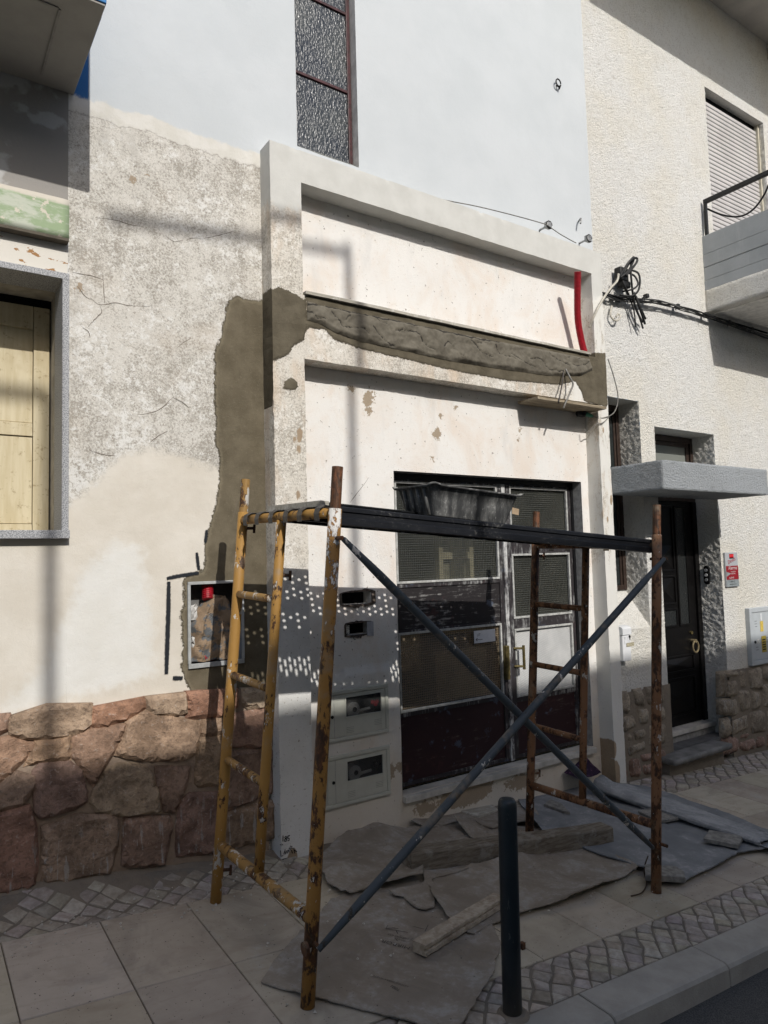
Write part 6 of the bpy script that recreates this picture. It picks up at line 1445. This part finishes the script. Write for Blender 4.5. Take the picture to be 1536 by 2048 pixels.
# timber
M_TIMB = mk_wood('grey_timber', (.105, .088, .068), (.225, .195, .155), (1.3, 24, 24), dirt=(.27, .255, .23))
M_TIMC = mk_wood('pale_batten_wood', (.30, .25, .19), (.47, .41, .335), (10, 10, 10), dirt=(.22, .17, .13))
def beam(name, a, b_, wdt, hgt, m, label, cat, base=.016, cutb=0.0, n=16, groove=False):
    A, B = atG(*a, base), atG(*b_, base); d = B-A; d.z = 0; d.normalize(); s = Vector((-d.y, d.x, 0))
    prof = [(0, 0), (0, hgt*.93), (wdt*.05, hgt), (wdt*.95, hgt), (wdt, hgt*.93), (wdt, 0)] if not groove else [(0, 0), (0, hgt*.36), (wdt*.14, hgt*.42), (wdt*.14, hgt*.62), (0, hgt*.68), (0, hgt*.95), (wdt*.06, hgt), (wdt, hgt), (wdt, 0)]
    V = []; k = len(prof)
    for i in range(n+1):
        c_ = A.lerp(B, i/n); 
        for (x, z) in prof: q = c_+s*(x+.004*nz((i*.7, x*20, z*20), 1))+Vector((0, 0, z+.004*nz((i*.6, x*20, z*20+5), 1))); V.append(Vector((q.x, q.y, G(c_.x, c_.y)+base+z+.003*nz((i*.6, x*20, z*20+5), 1)+(0.0))))
    F = [(i*k+j, i*k+(j+1) % k, (i+1)*k+(j+1) % k, (i+1)*k+j) for i in range(n) for j in range(k)]+[tuple(range(k-1, -1, -1)), tuple(range(n*k, n*k+k))]
    return tag(obj(name, V, F, m, None, fix=True), label, cat)
beam('timber_beam', (824, 1748), (1228, 1690), .13, .118, M_TIMB, 'long grey weathered timber beam lying on the cardboard', 'timber beam')
beam('wood_batten', (852, 1914), (1012, 1812), .075, .052, M_TIMC, 'splintered pale batten resting on the cardboard left of the bollard', 'batten', .030, groove=True)

# ------------------------------------------------------------------ bollard
bp_ = Vector((2.134, -1.832, G(2.134, -1.832))); rb = 19.5/FPX*2.94
zt_ = atY(1021, 1594, bp_.y).z; lean = Vector((.018, 0, 1))
bo = thing('bollard', bp_, 'dark blue green steel bollard standing in the cobbles near the kerb', 'bollard')
t = MT('dark_teal_paint', rough=.42, spec=.45); n1 = t.noise(5, 4, .6); b = t.mix(t.mr(n1, .3, .7), (.006, .012, .017), (.011, .019, .025)); b = t.mix(t.m2('MULTIPLY', t.mr(t.noise(38, 4, .75, 0, t.vec((1, 1, .4))), .62, .70), .35), b, (.16, .16, .155)); b = t.mix(t.m2('MULTIPLY', t.mr(t.m2('ADD', t.xyz()[2], t.m2('MULTIPLY', n1, .2)), .22, .05), .5), b, (.16, .145, .12)); t.set(base=b); t.bump(t.noise(60, 3), .12, .002); M_BOL = t.m
H = zt_-bp_.z; P = [bp_+lean*h for h in (-.05, .3, H-.06, H-.035, H-.015, H-.004, H)]
obj('post', *tubeg(P, [rb, rb, rb, rb*.99, rb*.93, rb*.78, rb*.45], 28), M_BOL, bo, True)
m = MB(); c_ = atG(1045, 1898); m.box(c_.x-.012, c_.x+.012, c_.y-.012, c_.y+.012, c_.z, c_.z+.032, .003).box(c_.x-.02, c_.x+.004, c_.y-.006, c_.y+.006, c_.z+.018, c_.z+.030, .002)
tag(m.out('steel_bolt', M_SPIG, None), 'small rusty bolt head left on a slab right of the bollard', 'bolt')
m = MB(); m.add(*tubeg([bp_+Vector((0, 0, -.004)), bp_+Vector((0, 0, .012))], [rb*1.75, rb*1.35], 24)); m.out('mortar_collar', M_GMORT, bo)

# ------------------------------------------------------------------ cables and wires
M_CBL = m_simple('black_cable', (.014, .014, .014), .5, .4, .2, 40, .05); M_WCBL = m_simple('dirty_white_cable', (.52, .49, .42), .55, .3, .15, 30, .05)
cb = thing('cable_bundle', atY(1300, 605, .08), 'bundle of black cables clipped along the stucco wall', 'cable bundle')
path = lin([atY(1186, 582, .13), atY(1215, 592, .10), atY(1262, 600, .09), atY(1320, 606, .09), atY(1380, 622, .09), atY(1440, 642, .09), atY(1500, 662, .09), atY(1570, 688, .09)], 10)
for q in range(6):
    P = []
    for i, p in enumerate(path): a = i*.22+q*1.05; P.append(p+Vector((0, .014*math.cos(a)-.006*q*.3, .017*math.sin(a)+.006*math.sin(i*.13+q*2))))
    obj('cable', *tubeg(P, .0052+.001*(q % 3), 7), M_CBL if q != 2 else m_simple('grey_cable', (.12, .12, .115), .5), cb, True)
for (a, b_) in ((1280, 598), (1342, 618), (1398, 634), (1445, 650), (1490, 664)):
    c_ = atY(a+8, b_-4, .12); m = MB(); m.add(*tubeg(lin([c_+Vector((.01, .03, -.0)), c_+Vector((-.02, -.03, -.01)), c_+Vector((-.055, -.045, -.035)), c_+Vector((-.06, -.045, -.06))], 4), .006, 6)); m.box(c_.x-.02, c_.x+.02, c_.y-.05, c_.y-.0, c_.z-.02, c_.z+.02, .006); m.out('clip', M_CBL, cb)
co = thing('cable_coil', atY(1255, 560, .05), 'tangle of black cable loops hanging on the wall right of the surround', 'cable coil')
def cab(P, r=.010, m=None, par=None, nm='cable'): return obj(nm, *tubeg(lin(P, 8), r, 8), m or M_CBL, par, True)
cab([atY(1240, 560, .06), atY(1262, 520, .03), atY(1268, 517, .03), atY(1258, 540, .02), atY(1240, 556, .05)], .011, None, co); cab([atY(1236, 558, .06), atY(1258, 524, .0), atY(1272, 516, .0), atY(1273, 525, .0), atY(1252, 552, .02)], .011, None, co)
cab([atY(1262, 540, .04), atY(1276, 546, .0), atY(1280, 562, -.01), atY(1276, 582, .0), atY(1262, 592, .04), atY(1240, 590, .08)], .010, None, co); cab([atY(1258, 546, .04), atY(1270, 553, .02), atY(1276, 568, .0), atY(1266, 578, .02), atY(1245, 583, .08)], .009, None, co)
cab([atY(1262, 520, .04), atY(1262, 550, .02), atY(1266, 590, .04), atY(1272, 618, .06), atY(1285, 645, .07)], .010, None, co); cab([atY(1268, 585, .06), atY(1278, 612, .05), atY(1290, 648, .07)], .011, None, co); cab([atY(1272, 592, .06), atY(1283, 620, .05), atY(1291, 638, .07)], .010, None, co); cab([atY(1258, 592, .08), atY(1268, 622, .07), atY(1271, 655, .09)], .007, None, co); cab([atY(1262, 592, .08), atY(1276, 626, .06), atY(1286, 657, .08)], .009, None, co)
cab([atY(1245, 562, .04), atY(1250, 575, .04), atY(1258, 592, .07)], .012, None, co); cab([atY(1218, 585, .09), atY(1232, 560, .05), atY(1246, 548, .04)], .010, None, co)
m = MB(); c_ = atY(1245, 548, .07); m.box(c_.x-.07, c_.x+.06, c_.y-.03, c_.y+.05, c_.z-.075, c_.z+.06, .015).box(c_.x-.03, c_.x+.10, c_.y-.02, c_.y+.05, c_.z-.13, c_.z-.06, .015); m.out('junction_box', M_CBL, co)
m = MB(); c_ = atY(1230, 590, .11); m.box(c_.x-.05, c_.x+.02, c_.y-.02, c_.y+.03, c_.z-.05, c_.z-.005, .008).box(c_.x+.04, c_.x+.1, c_.y-.02, c_.y+.03, c_.z-.05, c_.z-.01, .008); m.out('connector', M_CBL, co)
wire('white_cable', [atY(1178, 655, .04), atY(1190, 628, -.02), atY(1205, 600, -.03), atY(1220, 578, .0), atY(1234, 562, .03), atY(1237, 548, .03)], .011, M_WCBL, 'dirty white cable rising from the red conduit to the black tangle', 'cable')
wire('white_cable', [atY(1223, 612, .12), atY(1221, 630, .11), atY(1228, 640, .10), atY(1236, 640, .09), atY(1240, 632, .09), atY(1236, 628, .10), atY(1232, 634, .11)], .010, M_WCBL, 'short curled white cable end on the stucco below the tangle', 'cable')
wire('thin_wire', [atY(1216, 718, .0), atY(1228, 755, -.03), atY(1236, 795, -.02), atY(1228, 825, -.01), atY(1205, 836, .0), atY(1186, 833, .02)], .005, M_WIREG, 'thin wire looping from the jamb down to the green connector', 'wire')
wire('thin_wire', [atY(1218, 834, .0), atY(1205, 846, -.015), atY(1193, 848, -.01), atY(1176, 864, .05), atY(1168, 858, .09)], .0045, M_WIREG, 'thin wire hanging below the green connector across the jamb', 'wire')
gcn = thing('cable_connector', atY(1165, 826, .10), 'black and green cable connector under the short board', 'connector')
a_, b2 = atY(1152, 823, .12), atY(1172, 828, .06); obj('plug', *tubeg([a_, a_.lerp(b2, .2), a_.lerp(b2, .7), b2], [.022, .042, .038, .024], 12), M_BLACK, gcn, True)
c_ = atY(1187, 833, .03); obj('sleeve', *tubeg([b2, b2.lerp(c_, .6), c_], [.020, .018, .010], 10), m_simple('green_plastic', (.10, .30, .20), .5), gcn, True)
# wall-top wire with its brackets
M_GALV = m_simple('galvanised', (.34, .34, .33), .45, .5, .3, 60, .2, metal=.5)
wire('thin_wire', [atY(806, 378, .06), atY(880, 398, .04), atY(960, 414, .04), atY(1040, 434, .02), atY(1093, 449, .0)], .0042, M_WIREG, 'thin wire from the stair window to the first wall bracket', 'wire')
wire('thin_wire', [atY(1093, 449, .0), atY(1120, 468, .03), atY(1152, 486, .05)], .0042, M_WIREG, 'thin wire between the two wall brackets above the surround', 'wire')
for (a, b_, lab) in ((1096, 451, 'left galvanised wall bracket above the surround, holding a thin wire'), (1176, 478, 'right galvanised wall bracket above the surround, next to the stucco edge')):
    c_ = atY(a, b_, .03); q = thing('wall_bracket', c_, lab, 'bracket', 'brackets on the white wall'); w_ = Vector((c_.x+.02, .148, c_.z+.01))
    obj('arm', *tubeg([w_, c_], .009, 8), M_GALV, q, True)
    obj('clamp', *boxg(c_.x-.03, c_.x+.03, c_.y-.02, c_.y+.02, c_.z-.028, c_.z+.03, .006), M_GALV, q)
    obj('loop', *tubeg([c_+Vector((.034*math.cos(k*.6), -.015, .034*math.sin(k*.6))) for k in range(10)], .0065, 6), M_CBL, q, True)
c_ = atY(1152, 444, .148); q = thing('wall_hook', c_, 'tiny bent wall hook between the two brackets', 'hook'); obj('hook', *tubeg(lin([c_+Vector((.04, 0, .02)), c_+Vector((.01, -.05, .015)), c_+Vector((-.005, -.055, -.04))], 4), .008, 6), M_GALV, q, True)
c_ = atY(1112, 171, .148); q = thing('wall_ring', c_, 'tiny black ring bolt high on the white wall', 'ring bolt'); obj('ring', *tubeg([c_+Vector((.032*math.cos(k*.5), -.03, .034*math.sin(k*.5)+.01)) for k in range(13)]+[c_+Vector((.02, -.02, -.04))], .0065, 6), M_CBL, q, True); obj('bolt', *tubeg([c_, c_+Vector((0.01, -.03, -.03))], .006, 6), M_CBL, q, True)
# dry twig lying by the scaffold foot
wire('twig', [atG(1296, 1712, .06), atG(1288, 1740, .03), atG(1293, 1766, .01), atG(1284, 1785, .01), atG(1262, 1792, .008)], .004, m_simple('dark_twig', (.05, .035, .025), .9), 'thin dark twig on the slab beside the right front scaffold foot', 'twig')
# purple cloth in the corner of the door
q = [atY(1130, 1545, .12), atY(1168, 1512, .13), atY(1205, 1546, .03), atY(1160, 1560, -.05)]; V = []; F = []
for i in range(9):
    for j in range(9): p = q[0].lerp(q[1], i/8).lerp(q[3].lerp(q[2], i/8), j/8); V.append(p+Vector((nz(p, 9), nz(p, 9, 3), nz(p, 9, 6)))*.018)
for i in range(8):
    for j in range(8): a = i*9+j; F.append((a, a+1, a+10, a+9))
t = MT('purple_cloth', rough=.9, spec=.1); t.set(base=t.mix(t.mr(t.voro(30), .1, .4), (.10, .05, .09), (.03, .018, .035))); tag(obj('purple_cloth', V, F, t.m, None, True), 'dark purple patterned cloth bunched in the corner by the jamb', 'cloth')
# plaster crumbs
m = MB(); rs_ = random.Random(3)
for _ in range(420):
    x, y = rs_.choice([(rs_.uniform(.2, 2.0), rs_.uniform(-.45, .0)), (rs_.uniform(1.6, 3.9), rs_.uniform(-1.3, .05)), (rs_.uniform(1.3, 5.5), rs_.uniform(-1.6, -.2))])
    s = rs_.uniform(.003, .010)*(1 if rs_.random() < .9 else 1.8); z = G(x, y)+(.004 if y > -.28 or x < 1.5 else .03 if x > 3.9 and y > -1.0 else .018); c_ = Vector((x, y, z)); a = rs_.uniform(0, 6)
    V = [c_+Vector((s*math.cos(a+k*2.1)*rs_.uniform(.7, 1.3), s*math.sin(a+k*2.1)*rs_.uniform(.7, 1.3), 0)) for k in range(3)]+[c_+Vector((0, 0, s*rs_.uniform(.5, 1)))]
    m.add(V, [(0, 1, 3), (1, 2, 3), (2, 0, 3)])
tag(m.out('plaster_crumbs', m_simple('crumb_white', (.50, .47, .42), .95), None, kind='stuff'), 'plaster crumbs scattered over pavement and sheets', 'debris')

# ------------------------------------------------------------------ the other side of the street: the houses that shade it, and thin posts
oh = thing('opposite_house', (3, -10.0, -2.3), 'plain terrace across the street that shades the pavement', 'house')
OT = -1.02+10.15*(-SUN.z/SUN.y)
M_OPP = m_simple('opposite_plaster', (.62, .58, .50), .9, .2, .08, 2, .2)
winds = [(x, x+1.1, z, z+1.5) for x in np.arange(-9, 22, 2.6) for z in (-1.2, 2.4)]
V, F, _, _ = gwall(-14, 30, -3.6, OT-.25, .8, winds, -10.0); obj('wall', [(v[0], -10.0, v[2]) for v in V], [f[::-1] for f in F], M_OPP, oh)
obj('roof', *boxg(.55, 30, -17, -9.995, OT-.25, OT), m_simple('opposite_roof', (.30, .20, .15), .9), oh)
obj('end_wall', *(lambda m: (m.V, m.F))(MB().box(-14, -13.8, -17, -10.001, -3.6, OT-.251).box(29.8, 30, -17, -10.001, -3.6, OT-.251)), M_OPP, oh)
obj('roof', *boxg(-14, .549, -17, -9.995, OT-.25, OT-.10), M_OPP, oh)
for h in winds:
    m = MB(); m.box(h[0], h[1], -10.14, -10.12, h[2], h[3]); w_ = m.out('window', M_GLASSD, oh)
    m = MB(); m.box(h[0], h[0]+.07, -10.11, -10.05, h[2], h[3]).box(h[1]-.07, h[1], -10.11, -10.05, h[2], h[3]).box(h[0]+.07, h[1]-.07, -10.11, -10.05, h[3]-.07, h[3]).box(h[0]+.07, h[1]-.07, -10.11, -10.05, h[2], h[2]+.07).box((h[0]+h[1])/2-.03, (h[0]+h[1])/2+.03, -10.11, -10.05, h[2]+.07, h[3]-.07)
    m.out('frame', m_simple('cream_frame', (.60, .55, .42), .5) if h is winds[0] else bpy.data.materials['cream_frame'], w_)
obj('pavement', *boxg(-30, 60, -10.0, -8.7, -3.9, -2.28), M_KERB, oh)
def back(p, y): s = (y-p.y)/SUN.y; return p+SUN*s
def post(label, foot, top, bars, r=.032):
    o = thing('utility_post', foot, label, 'post', 'thin posts across the street')
    obj('pole', *tubeg([foot, top], r, 12), M_GALV, o, True)
    for a, b_ in bars: obj('crossarm', *tubeg([a, b_], r*1.15, 10), M_GALV, o, True)
YP = -8.4
t1 = back(atY(696, 505, .15), YP); e1 = back(atY(215, 433, .15), YP); gz = -2.35
post('thin steel post across the street with a long side arm', Vector((t1.x, YP, gz)), t1+Vector((0, 0, .06)), [(t1, e1)])
t2 = back(atY(98, 742, .40), YP); e2 = back(atY(-60, 722, .40), YP); x2 = back(atY(100, 1250, .15), YP).x
post('shorter steel post across the street, left of the other post', Vector((x2, YP, gz)), Vector((x2, YP, t2.z)), [(Vector((x2, YP, t2.z)), e2)], .034)

# ------------------------------------------------------------------ lift everything to the datum
for o in list(SC.objects):
    if o.parent is None and o.type in ('MESH', 'EMPTY'): o.location.z += CZ
